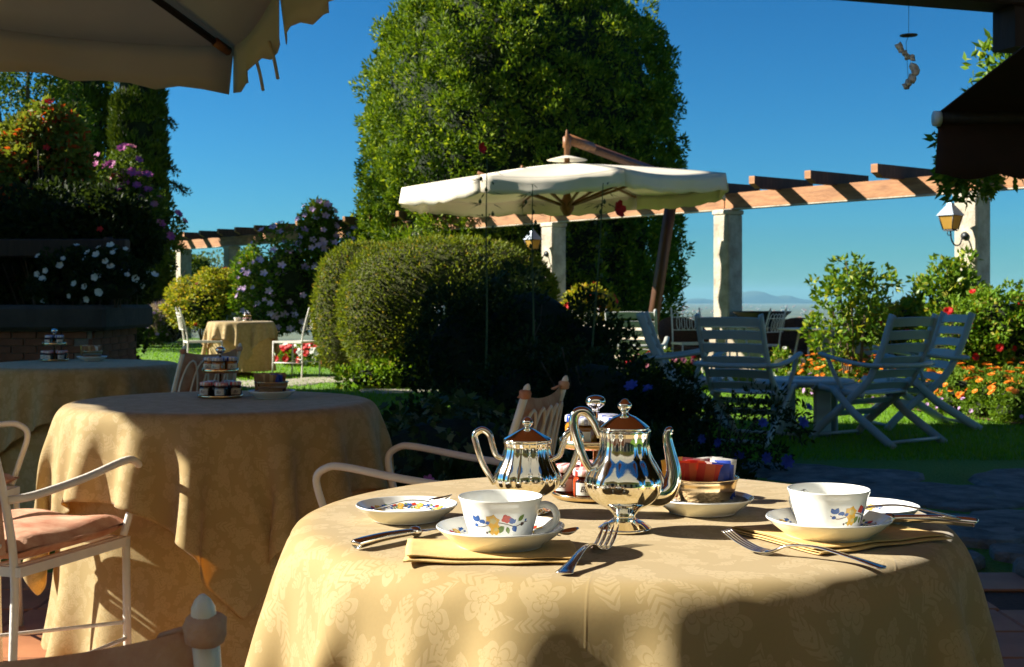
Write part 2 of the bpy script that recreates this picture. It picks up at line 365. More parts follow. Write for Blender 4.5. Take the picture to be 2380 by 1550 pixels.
# lawn: noise-tinted turf
lm, ln_, lb, lo = nmat('lawn_turf')
tc = N(ln_, 'ShaderNodeTexCoord'); n1 = N(ln_, 'ShaderNodeTexNoise'); n1.inputs['Scale'].default_value = .9; n1.inputs['Detail'].default_value = 8
n2 = N(ln_, 'ShaderNodeTexNoise'); n2.inputs['Scale'].default_value = 45; n2.inputs['Detail'].default_value = 4
for q in (n1, n2): ln_.links.new(tc.outputs['Object'], q.inputs['Vector'])
c_ = mixc(ln_, n1.outputs[0], (.09, .22, .008), (.16, .34, .012)); c_ = mixc(ln_, math_(ln_, 'MULTIPLY', n2.outputs[0], .5), c_, (.05, .10, .008))
ln_.links.new(c_, lb.inputs['Base Color']); lb.inputs['Roughness'].default_value = .9
bp = N(ln_, 'ShaderNodeBump'); bp.inputs['Strength'].default_value = 1; bp.inputs['Distance'].default_value = .05; ln_.links.new(n2.outputs[0], bp.inputs['Height']); ln_.links.new(bp.outputs[0], lb.inputs['Normal'])
a, b_, c1 = pg(-30, -.5), pg(60, -.5), None
sheet('lawn', [(-70, -12), (a.x, -12), (a.x, a.y), (b_.x, b_.y), (-70, b_.y)], -.02, lm)
# hillside falling away behind the garden wall, then the plain
hm = mat('hillside_scrub', (.06, .09, .03), .95, var=.4, scale=.03, c2=(.12, .14, .05))
V = []
for i in range(9):
    t = i / 8; d = -.45 - 700 * t ** 1.3; z = -.4 - 151 * t ** .8
    for s in (-400, -100, -30, 60, 200, 800): q = pg(s, d); V.append((q.x, q.y, z))
hs_o = link('hillside', np_mesh('hillside', V, [(i * 6 + j, i * 6 + j + 1, i * 6 + 7 + j, i * 6 + 6 + j) for i in range(8) for j in range(5)], True), hm); tag(hs_o, kind='structure')
pm = mat('plain_fields', (.045, .075, .030), .95, var=.45, scale=.0016, c2=(.13, .14, .055), detail=9)
sheet('plain', [(-45000, -3000), (45000, -3000), (45000, 38000), (-45000, 38000)], -150, pm)
def ridge(name, px, ytop, Y, n=60):
    V = []; Fs = []
    for i in range(n):
        f = i / (n - 1); u = px[0] + (px[-1] - px[0]) * f; yt = np.interp(u, px, ytop) + .5 * math.sin(i * 1.7) * .6
        p = P(u, yt, Y); V += [(p.x, p.y, -151), (p.x, p.y, p.z), (p.x, p.y + 1800, -151)]
    for i in range(n - 1):
        a = i * 3; Fs += [(a, a + 3, a + 4, a + 1), (a + 1, a + 4, a + 5, a + 2)]
    return tag(link(name, np_mesh(name, V, Fs, True), mat(name + '_woods', (.05, .08, .05), .95, var=.2, scale=.001)), kind='structure')
ridge('hills', [1560, 1600, 1625, 1660, 1700, 1712, 1735, 1752, 1775, 1792, 1806, 1822, 1840, 1860, 1920, 2100, 2330, 2420], [705, 695, 692, 698, 694, 684, 677, 675.5, 678, 685, 689, 686, 687, 695, 700, 702, 699, 704], 36500)
# far town on the plain: thousands of roofs that read as one mass
V = []; Fs = []; MI = []
for i in range(380):
    Y = 3300 / (random.random() * .62 + .055) ** 1.0 if i > 180 else random.uniform(6200, 9500)
    if Y > 34000: continue
    u = random.uniform(1585, 1900) if random.random() < .75 else random.uniform(300, 2380)
    x = (u - CX) / F * Y; wd = random.uniform(8, 17) * (1 + Y / 16000); dp = wd * .9; hh = random.uniform(5, 9) * (1 + Y / 20000); 
    if random.random() < .05: wd *= 4
    o = len(V)
    for z in (-150, -150 + hh):
        for (ax, ay) in ((-wd / 2, -dp / 2), (wd / 2, -dp / 2), (wd / 2, dp / 2), (-wd / 2, dp / 2)): V.append((x + ax, Y + ay, z))
    V += [(x - wd / 2, Y, -150 + hh * 1.5), (x + wd / 2, Y, -150 + hh * 1.5)]
    Fs += [(o, o + 1, o + 5, o + 4), (o + 3, o, o + 4, o + 7), (o + 1, o + 2, o + 6, o + 5), (o + 4, o + 5, o + 9, o + 8), (o + 5, o + 6, o + 9, o + 9)[:4], (o + 6, o + 7, o + 8, o + 9)]
    r_ = 1 if random.random() < .75 else 0; MI += [0, 0, 0, r_, 0, r_]
tag(link('town', np_mesh('town', V, Fs, False, mi=MI), [mat('far_walls', (.42, .40, .35), .9, var=.2, scale=.02), mat('far_roofs', (.36, .15, .08), .9, var=.2, scale=.02)]), 'pale houses of a far town scattered over the hazy plain', 'town', kind='stuff')
# the air over the plain
hz = MB(); hz.box(-46000, 46000, -3500, 39500, -152.5, 290)
hzo = hz.build('haze', None); tag(hzo, kind='stuff')
hzm = bpy.data.materials.new('haze_air'); hzm.use_nodes = True; hn = hzm.node_tree; hn.nodes.clear()
pv = hn.nodes.new('ShaderNodeVolumePrincipled'); pv.inputs['Color'].default_value = (.34, .70, .92, 1); pv.inputs['Density'].default_value = 2.0e-5; pv.inputs['Anisotropy'].default_value = .15
ho = hn.nodes.new('ShaderNodeOutputMaterial'); hn.links.new(pv.outputs[0], ho.inputs['Volume']); hzo.data.materials.append(hzm)

# terrace of terracotta tiles
tf = MB(); tf.box(-5, 1.93, -3.3, 5.0, -.14, -.012)
terr = tag(tf.build('terrace', M['grout']), kind='structure')
tmesh = [None] * 3
for k in range(3):
    q = MB(); q.box(-.145, .145, -.145, .145, -.012, 0.002 * k * .5, bev=.006); tmesh[k] = q.mesh('tile')
nt_ = 0
for i in range(-9, 7):
    for j in range(2, 17):
        x = i * .297 + (.02 * (j % 2)); y = j * .297 + .05
        if x > 1.79 or y > 4.85: continue
        u = CX + F * x / y; v = HY + F * H / y
        if -260 < u < 2640 and v < 1800 and y > 1.0:
            o = link('tile', tmesh[(i * 7 + j * 3) % 3], M['tile'], terr, loc=(x, y, 0)); o.rotation_euler = (0, 0, random.uniform(-.006, .006)); nt_ += 1
# rough stone edging of the terrace and the flagstones beyond it
def rock(name, cx, cy, rx, ry, h, m, parent=None, z=-.02, seed=0, rot=0):
    r = random.Random(seed); n = 11; q = MB(); rad = [r.uniform(.82, 1.08) for _ in range(n)]
    V = []
    for zz, k in ((0, 1.0), (h * .7, .98), (h, .9)):
        for i in range(n):
            a = 2 * math.pi * i / n; V.append((rx * rad[i] * k * math.cos(a), ry * rad[i] * k * math.sin(a), zz + (r.uniform(-.006, .006) if zz else 0)))
    Fs = [(j * n + i, j * n + (i + 1) % n, j * n + n + (i + 1) % n, j * n + n + i) for j in range(2) for i in range(n)] + [tuple(2 * n + i for i in range(n))]
    q.add(V, Fs, 0, False)
    return q.build(name, m, parent, loc=(cx, cy, z), rot=(0, 0, rot))
edge = tag(bpy.data.objects.new('edging', None), kind='structure'); COL.objects.link(edge)
for k in range(15):
    rock('stone', 2.08 + .05 * math.sin(k * 2.1), .6 + k * .36, .15, .19, .05 + .02 * (k % 3 == 0), M['flag'], edge, -.03, k, k * .3)
for k in range(9):
    rock('stone', 1.7 - k * .4, 5.14 + .04 * math.sin(k * 1.3), .2, .14, .06, M['flag'], edge, -.03, 40 + k, k * .2)
pth = tag(bpy.data.objects.new('path', None), kind='structure'); COL.objects.link(pth)
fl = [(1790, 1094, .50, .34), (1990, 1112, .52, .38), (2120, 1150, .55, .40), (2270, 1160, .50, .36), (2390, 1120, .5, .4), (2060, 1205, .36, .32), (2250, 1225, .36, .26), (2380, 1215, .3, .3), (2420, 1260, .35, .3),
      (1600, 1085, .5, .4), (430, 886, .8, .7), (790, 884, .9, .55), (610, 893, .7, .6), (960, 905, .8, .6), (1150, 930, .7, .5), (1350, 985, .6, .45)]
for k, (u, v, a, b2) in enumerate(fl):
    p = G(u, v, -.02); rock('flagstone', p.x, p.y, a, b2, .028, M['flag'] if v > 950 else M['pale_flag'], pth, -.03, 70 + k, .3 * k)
# unseen villa wing, added on the left to throw shade over the near lawn
vil = thing('villa_wing', 'ochre villa wing with green shutters and tiled roof standing left of the terrace', 'house', (-11.2, 9.0, -.02))
q = MB(); q.box(-2.2, 2.2, -3.5, 3.5, 0, 8.7); q.build('wall', M['wall_o'], vil)
q = MB(); q.add([(-2.6, -3.9, 8.7), (2.6, -3.9, 8.7), (2.6, 3.9, 8.7), (-2.6, 3.9, 8.7), (0, -3.9, 9.9), (0, 3.9, 9.9)], [(0, 1, 4), (1, 2, 5, 4), (2, 3, 5), (3, 0, 4, 5), (3, 2, 1, 0)], 0, False); q.build('roof', M['roof'], vil)
for zz in (1.0, 4.0, 6.6):
    for yy in (-2.2, 0, 2.2):
        q = MB(); q.box(2.2, 2.23, yy - .45, yy + .45, zz, zz + 1.4); wn_ = q.build('window', M['pane'], vil)
        for s in (-1, 1): q = MB(); q.box(2.2, 2.25, yy + s * .68 - .22, yy + s * .68 + .22, zz - .02, zz + 1.42); q.build('shutter', M['shutter'], wn_)
# unseen portico, added behind the viewer for shade and for reflections in the silver
por = thing('portico', 'dark timber portico of the house along the back of the terrace', 'portico', (0, -3.2, 0))
q = MB(); q.box(-8, 8, -.3, 0, 0, 7.2); q.build('wall', M['wall_p'], por)
q = MB(); q.box(-6, 6, 0, 1.6, 2.75, 2.95); q.build('ceiling', M['wall_p'], por)
for x, y in ((-1.95, 4.2), (3.3, 4.2)):  # left pillar added where it shades the nearest chair
    q = MB(); q.box(x - .26, x + .26, y - .3, y + .3, 0, 2.95, bev=.02); q.build('pillar', M['wall_o'], por)
for x in (-4, -1.3, 1.4, 4.1):
    q = MB(); q.box(x - .55, x + .55, 0, .04, 0, 2.2); q.build('door', M['pane'], por)

# ---------------------------------------------------------------- garden wall and pergola
gw = thing('garden_wall', 'low weathered stone garden wall with pale coping under the pergola columns', 'wall', pg(0), PRZ)
q = MB()
for k in range(9): q.box(-6 + k * 2, -4 + k * 2, -.2, .2, -.3, .53 + .002 * (k % 2))
q.build('plaster_face', M['plaster'], gw)
for k in range(18):
    q = MB(); q.box(-.492, .492, -.25, .25, 0, .10 + .004 * (k % 3), bev=.015); q.build('coping_stone', M['stone'], gw, loc=(-5.5 + k, .01 * math.sin(k * 3), .535), rot=(0, 0, .01 * math.sin(k * 1.7)))
perg = thing('pergola', 'pergola of square stone columns carrying a larch beam and short rafters', 'pergola', pg(0), PRZ)
cm = None
for s in (-4, 0, 4, 8, 12, 16, 20.5, 23.4):
    q = MB(); q.box(-.155, .155, -.155, .155, .64 if s < 12.5 else -.05, 2.27, bev=.02)
    c = q.build('column', M['stone'], perg, loc=(s, 0, 0))
    q = MB(); q.box(-.167, .167, -.167, .167, 2.265, 2.335, bev=.012); q.build('capital', M['stone'], c)
for k, s in enumerate((-6, -2, 2, 6, 10, 14, 18, 22)):
    q = MB(); q.box(-1.995, 1.995 - (.1 if s == 22 else 0), -.07, .07, 2.352, 2.575, bev=.006); q.build('beam', M['beam'], perg, loc=(s, 0, 0))
    q = MB(); q.box(-1.99, 1.99, -.085, .085, 2.336, 2.351); q.build('wall_plate', M['stone'], perg, loc=(s, 0, 0))
prof = [(-.62, .06), (-.62, .165), (.62, .165), (.62, .06), (.56, .035), (.50, .0), (-.50, .0), (-.56, .035)]
q = MB(); n_ = len(prof)
q.add([(-.05, y, z) for y, z in prof] + [(.05, y, z) for y, z in prof], [tuple(range(n_)), tuple(range(2 * n_ - 1, n_ - 1, -1))] + [(i, n_ + i, n_ + (i + 1) % n_, (i + 1) % n_) for i in range(n_)], 0, False)
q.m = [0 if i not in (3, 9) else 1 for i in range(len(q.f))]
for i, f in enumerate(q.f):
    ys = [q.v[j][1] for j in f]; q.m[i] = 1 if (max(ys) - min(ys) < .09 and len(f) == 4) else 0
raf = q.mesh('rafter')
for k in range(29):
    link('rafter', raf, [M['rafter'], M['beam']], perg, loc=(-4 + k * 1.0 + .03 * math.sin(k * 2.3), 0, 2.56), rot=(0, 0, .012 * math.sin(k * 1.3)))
# lanterns on two of the columns
def lantern(s, label):
    t = thing('wall_lantern', label, 'lantern', pg(s, .155 + .30, 1.66), PRZ, 'lanterns on the pergola columns'); t.scale = (.72, .72, .72)
    q = MB()
    def fru(w0, w1, z0, z1, mi=0): q.add([(sx * w0, sy * w0, z0) for sx, sy in ((-1, -1), (1, -1), (1, 1), (-1, 1))] + [(sx * w1, sy * w1, z1) for sx, sy in ((-1, -1), (1, -1), (1, 1), (-1, 1))], [(3, 2, 1, 0), (4, 5, 6, 7)] + [(i, (i + 1) % 4, 4 + (i + 1) % 4, 4 + i) for i in range(4)], mi, False)
    fru(.085, .135, .30, .52); q.build('pane', M['amber_glass'], t)
    q = MB(); fru(.165, .05, .525, .70); fru(.05, .035, .70, .735); q.lathe([(.0, .73), (.022, .745), (.012, .765), (.018, .78), (0, .80)], 8); q.build('roof', M['lead'], t)
    q = MB()
    for sx, sy in ((-1, -1), (1, -1), (1, 1), (-1, 1)): q.sweep([(sx * .086, sy * .086, .29), (sx * .138, sy * .138, .525)], .010, n=5)
    fru(.09, .07, .27, .30); q.build('frame', M['iron'], t)
    q = MB(); q.sweep(smooth_path([(0, 0, .27), (0, -.02, .14), (0, -.12, .04), (0, -.26, .05), (0, -.33, .16), (0, -.40, .20)]), .014, n=6)
    q.sweep(smooth_path([(0, -.03, .2), (.0, .07, .2), (0, .09, .26), (0, .04, .28)]), .008, n=5); q.lathe([(0, -.02), (.07, -.01), (.07, .02), (0, .03)], 10, M=Matrix.Translation((0, -.40, .20)) @ Matrix.Rotation(R_(90), 4, 'X')); q.build('bracket', M['iron'], t)
lantern(0, 'square amber glass lantern on an iron bracket beside the climbing shrub')
lantern(8, 'small amber glass lantern bracketed to the column behind the white parasol')

# ---------------------------------------------------------------- parasols
def canopy(verts, apex, drop, m, name, parent, sag=.10, scallop=.05, rows=8):
    """verts: edge points in order; panels sag between ribs, valance hangs below"""
    n = len(verts); q = MB(); A = Vector(apex)
    for i in range(n):
        a, b = Vector(verts[i]), Vector(verts[(i + 1) % n]); K = 12; V = []; Fs = []
        for r in range(rows + 1):
            t = r / rows
            for k in range(K + 1):
                f = k / K; e = a.lerp(b, f); p = A.lerp(e, t); w_ = 4 * f * (1 - f)
                p = p + (A.lerp((a + b) / 2, t) - p) * (.06 * w_ * t); p.z -= sag * w_ * t * (1 - .25 * t) - .05 * t * (1 - t)
                V.append(p)
        W = K + 1
        for r in range(rows):
            for k in range(K): Fs.append((r * W + k, r * W + k + 1, r * W + W + k + 1, r * W + W + k))
        q.add(V, Fs, 0, True)
        last = V[-W:]; cen = Vector((A.x, A.y, 0)); V2 = []; Fs = []
        for r in range(4):
            for k in range(W):
                f = k / K; p = last[k].copy(); out = (p - cen); out.z = 0; out.normalize()
                hem = drop * (1 - scallop * 4 * f * (1 - f)) + .012 * math.sin(k * 2.2 + i)
                p.z -= hem * r / 3 - .001; p += out * (.03 * math.sin(f * math.pi * 3 + i * 2) * r / 3); V2.append(p)
        for r in range(3):
            for k in range(K): Fs.append((r * W + k, r * W + k + 1, r * W + W + k + 1, r * W + W + k))
        q.add(V2, Fs, 0, True)
    o = q.build(name, m, parent); sd_ = o.modifiers.new('thick', 'SOLIDIFY'); sd_.thickness = .004
    return o
pw = thing('cantilever_parasol', 'open cream octagonal parasol hanging from a leaning teak cantilever mast', 'parasol', (.725, 17.0, -.35)); pw.scale = (1.25, 1.25, 1.25)
vv = []
for k in range(8):
    a = R_(15 + 45 * k); vv.append((1.76 * math.cos(a), 1.76 * math.sin(a), 2.30 + .06 * math.cos(a)))
canopy(vv, (0, 0, 2.54), .165, M['canvas'], 'canopy', pw, sag=.07)
q = MB()
for k in range(12): a = R_(30 * k); q.add([(.22 * math.cos(a), .22 * math.sin(a), 2.575), (.22 * math.cos(a + .55), .22 * math.sin(a + .55), 2.575), (0, 0, 2.63)], [(0, 1, 2)])
q.build('vent_cap', M['canvas'], pw)
for k, p in enumerate(vv):
    q = MB(); q.sweep([(0, 0, 2.52), (p[0] * .98, p[1] * .98, p[2] - .03)], .014, n=6); rb = q.build('rib', M['teak'], pw)
    q = MB(); q.sweep([(.06 * math.cos(R_(15 + 45 * k)), .06 * math.sin(R_(15 + 45 * k)), 2.10), (p[0] * .55, p[1] * .55, 2.42)], .017, n=6); q.build('strut', M['teak'], rb)
q = MB(); q.lathe([(0, 1.98), (.035, 1.99), (.05, 2.02), (.075, 2.06), (.075, 2.14), (.045, 2.18), (.03, 2.24), (.03, 2.70), (.045, 2.71), (.045, 2.82), (.02, 2.83), (.012, 2.89), (0, 2.90)], 12); q.build('hub', M['teak'], pw)
q = MB(); q.sweep([(.0, 0, 2.80), (1.32, 1.38, 2.50)], .040, .055, n=4); q.build('arm', M['mast'], pw); q = MB(); q.sweep([(.03, .03, 2.797), (.30, .314, 2.735)], .043, .058, n=4); q.build('arm_cheek', M['teak'], pw)
q = MB(); q.sweep([(1.32, 1.38, 2.58), (.98, 1.5, .26)], .055, .07, n=4); q.build('mast', M['mast'], pw)
q = MB(); q.box(.5, 1.5, 1.0, 2.0, .25, .32, bev=.02); q.build('base_plate', M['slab'], pw)
# near parasol over the left-hand tables
d1, d2 = Vector((.37, -.93, 0)), Vector((-.93, -.37, 0)); cor = Vector((-1.18, 5.48, 0)); h1, h2 = .95, 1.3
cen = cor + d1 * h1 + d2 * h2
pa = thing('square_parasol', 'sand canvas parasol overhead with dark ribs and dangling ties', 'parasol', (cen.x, cen.y, 0))
vv = []
for f1, f2 in ((-1, -1), (0, -1), (1, -1), (1, 0), (1, 1), (0, 1), (-1, 1), (-1, 0)):
    p = d1 * h1 * f1 + d2 * h2 * f2; vv.append((p.x, p.y, 2.12 + (.045 if 0 in (f1, f2) else 0)))
canopy(vv, (0, 0, 2.72), .20, M['canvas_s'], 'canopy', pa, sag=.05, scallop=.18)
for k, p in enumerate(vv):
    q = MB(); q.sweep([(0, 0, 2.655), (p[0] * .97, p[1] * .97, p[2] - .022)], .013, .017, n=4); rb = q.build('rib', M['dark_wood'], pa)
    e = Vector((p[0] * .97, p[1] * .97, p[2] - .022)); d = (e - Vector((0, 0, 2.655))).normalized(); q = MB(); q.sweep([e - d * .07, e + d * .02], .017, .02, n=6); q.build('rib_tip', M['teak'], rb)
q = MB(); q.sweep([(0, 0, 0), (0, 0, 2.68)], .026, n=10); q.build('pole', M['dark_wood'], pa)
q = MB(); q.lathe([(.26, 0), (.26, .08), (.06, .12), (.04, .3)], 20); q.build('base', M['slab'], pa)
for f in (-.5, -.2):
    p = d1 * h1 * f + d2 * -h2; q = MB(); q.sweep(smooth_path([(p.x * 1.0, p.y, 2.0), (p.x + .02, p.y, 1.93), (p.x + .035, p.y - .01, 1.86)]), .010, .007, n=5); q.build('tie', M['canvas_s'], pa)
# brown awning and the beam it hangs under (right edge of the view)
aw = thing('awning', 'dark brown awning with scalloped valance on the right of the terrace', 'awning', (1.99, 6.0, 0))
q = MB(); q.add([(0, 0, 1.915), (3.2, 0, 1.915), (3.2, -6, 2.6), (0, -6, 2.6)], [(0, 1, 2, 3)], 0, False); o = q.build('canopy', M['brown_canvas'], aw); o.modifiers.new('t', 'SOLIDIFY').thickness = .006
V = []; Fs = []; n_ = 130
for i in range(n_):
    x = i * 3.2 / (n_ - 1); sc_ = abs(math.sin(x * math.pi / .27))
    for r in range(4):
        t = r / 3; V.append((x - .028 * t * (i == 0), .02 + .012 * math.sin(x * 9) * t - .03 * t, 1.895 - t * (.265 + .028 * sc_)))
for i in range(n_ - 1):
    for r in range(3): Fs.append((i * 4 + r, i * 4 + 4 + r, i * 4 + 5 + r, i * 4 + 1 + r))
q = MB(); q.add(V, Fs); o = q.build('valance', M['brown_canvas'], aw); o.modifiers.new('t', 'SOLIDIFY').thickness = .005
q = MB(); q.sweep([(0, 0, 1.89), (3.2, 0, 1.89)], .030, n=12); q.build('front_bar', M['dark_wood'], aw)
q = MB(); q.sweep([(-.03, 0, 1.885), (0, 0, 1.885)], .036, n=12); q.build('end_cap', M['white_box'], aw)
for x in (.6, 2.4):
    q = MB(); q.sweep([(x, -.05, 1.86), (x, -6, 2.3)], .018, n=8); q.build('arm', M['dark_wood'], aw)
ao = thing('terrace_awning', 'brick-brown awning stretched over the near table, above the view', 'awning', (0, 0, 0))  # out of sight, added for the brown mirrored in the pot lids
q = MB(); q.add([(-2.2, 4.1, 2.42), (1.9, 4.1, 2.42), (1.9, .6, 2.71), (-2.2, .6, 2.71)], [(0, 1, 2, 3)], 0, False); o = q.build('canopy', M['awn'], ao); o.modifiers.new('t', 'SOLIDIFY').thickness = .005
q = MB(); q.sweep([(-2.2, 4.1, 2.40), (1.9, 4.1, 2.40)], .03, n=10); q.build('front_bar', M['dark_wood'], ao)
for x in (-1.3, 1.55): q = MB(); q.sweep([(x, 4.05, 2.38), (x, .6, 2.66)], .02, n=8); q.build('arm', M['dark_wood'], ao)
bm = thing('terrace_beam', 'black timber beam with a corner bracket above the brown awning', 'beam', (1.78, 5.99, 0), math.atan2(.23, .72))
q = MB(); q.box(-.45, 3.2, -.1, .1, 2.435, 2.68, bev=.01); q.build('timber', M['dark_wood'], bm)
q = MB(); q.box(.60, .80, -.08, .08, 2.24, 2.436); q.build('bracket', M['dark_wood'], bm)
q = MB(); q.box(2.9, 3.1, -.1, .1, 0, 2.436); q.build('post', M['dark_wood'], bm)
wc = thing('wind_chime', 'wind chime of pale seashells strung below a small disc', 'wind chime', P(2112, 0, 6.05))
z0 = wc.location.z; q = MB(); q.sweep([(0, 0, 2.50 - z0), (0, 0, -.165), (-.012, 0, -.2), (.0, 0, -.42)], .0012, n=4); q.build('string', M['stem'], wc)
q = MB(); q.lathe([(0, -.170), (.040, -.168), (.041, -.163), (0, -.158)], 20); q.build('disc', M['flag'], wc)
sh = [(2091, 108, 20), (2101, 122, 15), (2108, 131, 15), (2120, 135, 16), (2124, 158, 24), (2129, 168, 20), (2121, 182, 22), (2112, 192, 18), (2106, 200, 20), (2094, 116, 14)]
for k, (u, v, sz) in enumerate(sh):
    p = P(u, v, 6.05) - wc.location; r = sz / F * 6.05 * .62; q = MB(); V = [(0, 0, 0)]
    for j in range(9): a = 2 * math.pi * j / 9; rr = r * random.uniform(.6, 1.1); V.append((rr * math.cos(a), random.uniform(-.4, .4) * r, rr * math.sin(a)))
    V.append((0, r * .7, 0)); q.add(V, [(0, 1 + j, 1 + (j + 1) % 9) for j in range(9)] + [(10, 1 + (j + 1) % 9, 1 + j) for j in range(9)]); q.build('shell', M['shell'], wc, loc=p)
    
# ---------------------------------------------------------------- brick well on the left
we = thing('brick_well', 'shaded brick well with heavy stone kerb and a crossbeam beneath climbing plants', 'well', (-4.02, 11.4, -.02)); we.scale = (.86, 1, 1)
q = MB(); q.box(-.88, .58, -.6, .6, 0, .80); q.build('core', M['mortar'], we)
bmsh = MB(); bmsh.box(-.115, .115, -.02, .02, 0, .056, bev=.004); bme = bmsh.mesh('brick')
for r in range(13):
    for c in range(7):
        x = -.80 + c * .245 + (.12 if r % 2 else 0)
        if x < .5: link('brick', bme, M['brick'], we, loc=(x, -.605 + .004 * random.random(), .008 + r * .0605))
    for c in range(5): 
        link('brick', bme, M['brick'], we, loc=(.585, -.46 + c * .245 - (.06 if r % 2 else 0), .008 + r * .0605), rot=(0, 0, R_(90)))
q = MB(); q.box(-1.02, .76, -.72, .72, .80, 1.01, bev=.03); q.build('kerb', M['slab'], we)
for x in (-.75, .45):
    q = MB(); q.sweep([(x, .2, 1.0), (x, .2, 1.62)], .05, n=8); q.build('post', M['dark_wood'], we)
q = MB(); q.box(-.95, .66, .12, .28, 1.44, 1.60, bev=.01); q.build('crossbeam', M['dark_wood'], we)
# ================================================================== TABLES AND CLOTHS
TR, TH = .445, .75
def simulate_cloth(n=76, size=1.30, steps=200, iters=10, seed=3):
    """square cloth falling over a round table top: position-based dynamics on a grid"""
    r = np.random.default_rng(seed); h = size / (n - 1)
    g = np.linspace(-size / 2, size / 2, n); X, Y = np.meshgrid(g, g, indexing='ij')
    rr0 = np.hypot(X, Y); th = np.arctan2(Y, X)
    # the cloth starts gathered into loose waves outside the table edge, as when it is shaken out
    wave = sum(a * np.sin(k * th + ph) for k, a, ph in ((6, .6, 1.3), (9, .55, .4), (4, .35, 2.2), (11, .25, 4.0)))
    out = np.clip(rr0 - TR, 0, 1)
    p = np.stack([X, Y, TH + .004 + .42 * out * wave - .25 * out], -1); p += r.normal(0, .0006, p.shape)
    v = np.zeros_like(p); dt = 1 / 70
    ra = TR - .06; anc = np.stack([ra * np.cos(th), ra * np.sin(th), np.full_like(X, TH)], -1); mx = np.maximum(rr0 - ra, 0) * 1.0 + .0005
    batches = []
    def add(di, dj, L, k, mode=0):
        m = max(abs(di), abs(dj))
        if di:
            for o in range(2):
                ia = np.array([i for i in range(n - di) if (i // m) % 2 == o]); A = (ia, slice(max(0, -dj), n - max(0, dj))); B = (ia + di, slice(max(0, dj), n - max(0, -dj))); batches.append((A, B, L, k, mode))
        else:
            for o in range(2):
                ja = np.array([j for j in range(n - dj) if (j // m) % 2 == o]); batches.append(((slice(None), ja), (slice(None), ja + dj), L, k, mode))
    add(1, 0, h, 1); add(0, 1, h, 1); add(1, 1, h * 2 ** .5, .12); add(1, -1, h * 2 ** .5, .12)
    add(2, 0, 2 * h, .16, 0); add(0, 2, 2 * h, .16, 0); add(5, 0, 5 * h, .02, 0); add(0, 5, 5 * h, .02, 0)
    for s in range(steps):
        v *= .975; v[..., 2] -= 5.0 * dt; q = p.copy(); p = p + v * dt
        for it in range(iters):
            for A, B, L, k, mode in batches:
                a, b = p[A], p[B]; d = b - a; l = np.sqrt((d * d).sum(-1, keepdims=True)) + 1e-9; c = d * ((l - L) / l * .5 * k); p[A] = a + c; p[B] = b - c
            rr = np.sqrt(p[..., 0] ** 2 + p[..., 1] ** 2) + 1e-9; z = p[..., 2]
            e = .018; zc = TH - e; rc = TR - e
            top = (rr < rc) & (z < TH); p[..., 2] = np.where(top, TH, z); z = p[..., 2]
            dz = z - zc; dr = rr - rc; dd = np.sqrt(np.maximum(dr, 0) ** 2 + np.maximum(dz, 0) ** 2)
            cr = (dr > 0) & (dz > 0) & (dd < e) & (dd > 1e-6); f = np.where(cr, e / np.maximum(dd, 1e-6), 1.0)
            nr = np.where(cr, rc + dr * f, rr); p[..., 2] = np.where(cr, zc + dz * f, z); p[..., :2] *= (nr / rr)[..., None]
            dA = p - anc; lA = np.sqrt((dA * dA).sum(-1)) + 1e-9; fA = np.where((rr0 > TR) & (lA > mx), mx / lA, 1.0); p = anc + dA * fA[..., None]
            rr = np.sqrt(p[..., 0] ** 2 + p[..., 1] ** 2) + 1e-9; nr = rr
            lim = TR + .006 + np.clip(TH - p[..., 2], 0, 1) * .05
            side = (p[..., 2] <= zc) & (nr < lim) & (nr > .2); nr = np.where(side, lim, nr)
            p[..., :2] *= (nr / rr)[..., None]
        rr = np.sqrt(p[..., 0] ** 2 + p[..., 1] ** 2)
        v = (p - q) / dt; fr = (rr < TR + .01) & (p[..., 2] > TH - .03); v[fr] *= .3; v[rr < TR * .93] = 0; np.clip(v, -2.5, 2.5, out=v)
    hem = np.concatenate([p[:, 0], p[-1, :], p[::-1, -1], p[0, ::-1]]); ht = np.concatenate([th[:, 0], th[-1, :], th[::-1, -1], th[0, ::-1]]); hr = np.hypot(hem[:, 0], hem[:, 1]); o = np.argsort(ht)
    w_ = np.clip((np.interp(th, ht[o], hr[o], period=2 * np.pi) - .465) / .09, 0, 1)          # folds carried up to the table edge
    s_ = np.clip((rr0 - (TR - .012)) / .06, 0, 1); s_ = s_ * s_ * (3 - 2 * s_) * (1 - .5 * np.clip((rr0 - TR - .1) / .1, 0, 1)); pa = np.arctan2(p[..., 1], p[..., 0])
    p[..., 0] += .015 * w_ * s_ * np.cos(pa); p[..., 1] += .015 * w_ * s_ * np.sin(pa); p[..., 2] += .005 * w_ * np.exp(-((rr0 - TR - .015) / .028) ** 2)
    for _ in range(1): p[1:-1, 1:-1] = .5 * p[1:-1, 1:-1] + .125 * (p[2:, 1:-1] + p[:-2, 1:-1] + p[1:-1, 2:] + p[1:-1, :-2])
    return p
cp = simulate_cloth(); n_ = cp.shape[0]
ii = np.arange(n_ * n_).reshape(n_, n_); quad = np.stack([ii[:-1, :-1], ii[1:, :-1], ii[1:, 1:], ii[:-1, 1:]], -1).reshape(-1, 4)
gg = np.linspace(0, 1.30, n_); UU, VV = np.meshgrid(gg, gg, indexing='ij')
cloth_me = np_mesh('tablecloth', cp.reshape(-1, 3), quad, True, uv=np.stack([UU, VV], -1).reshape(-1, 2))
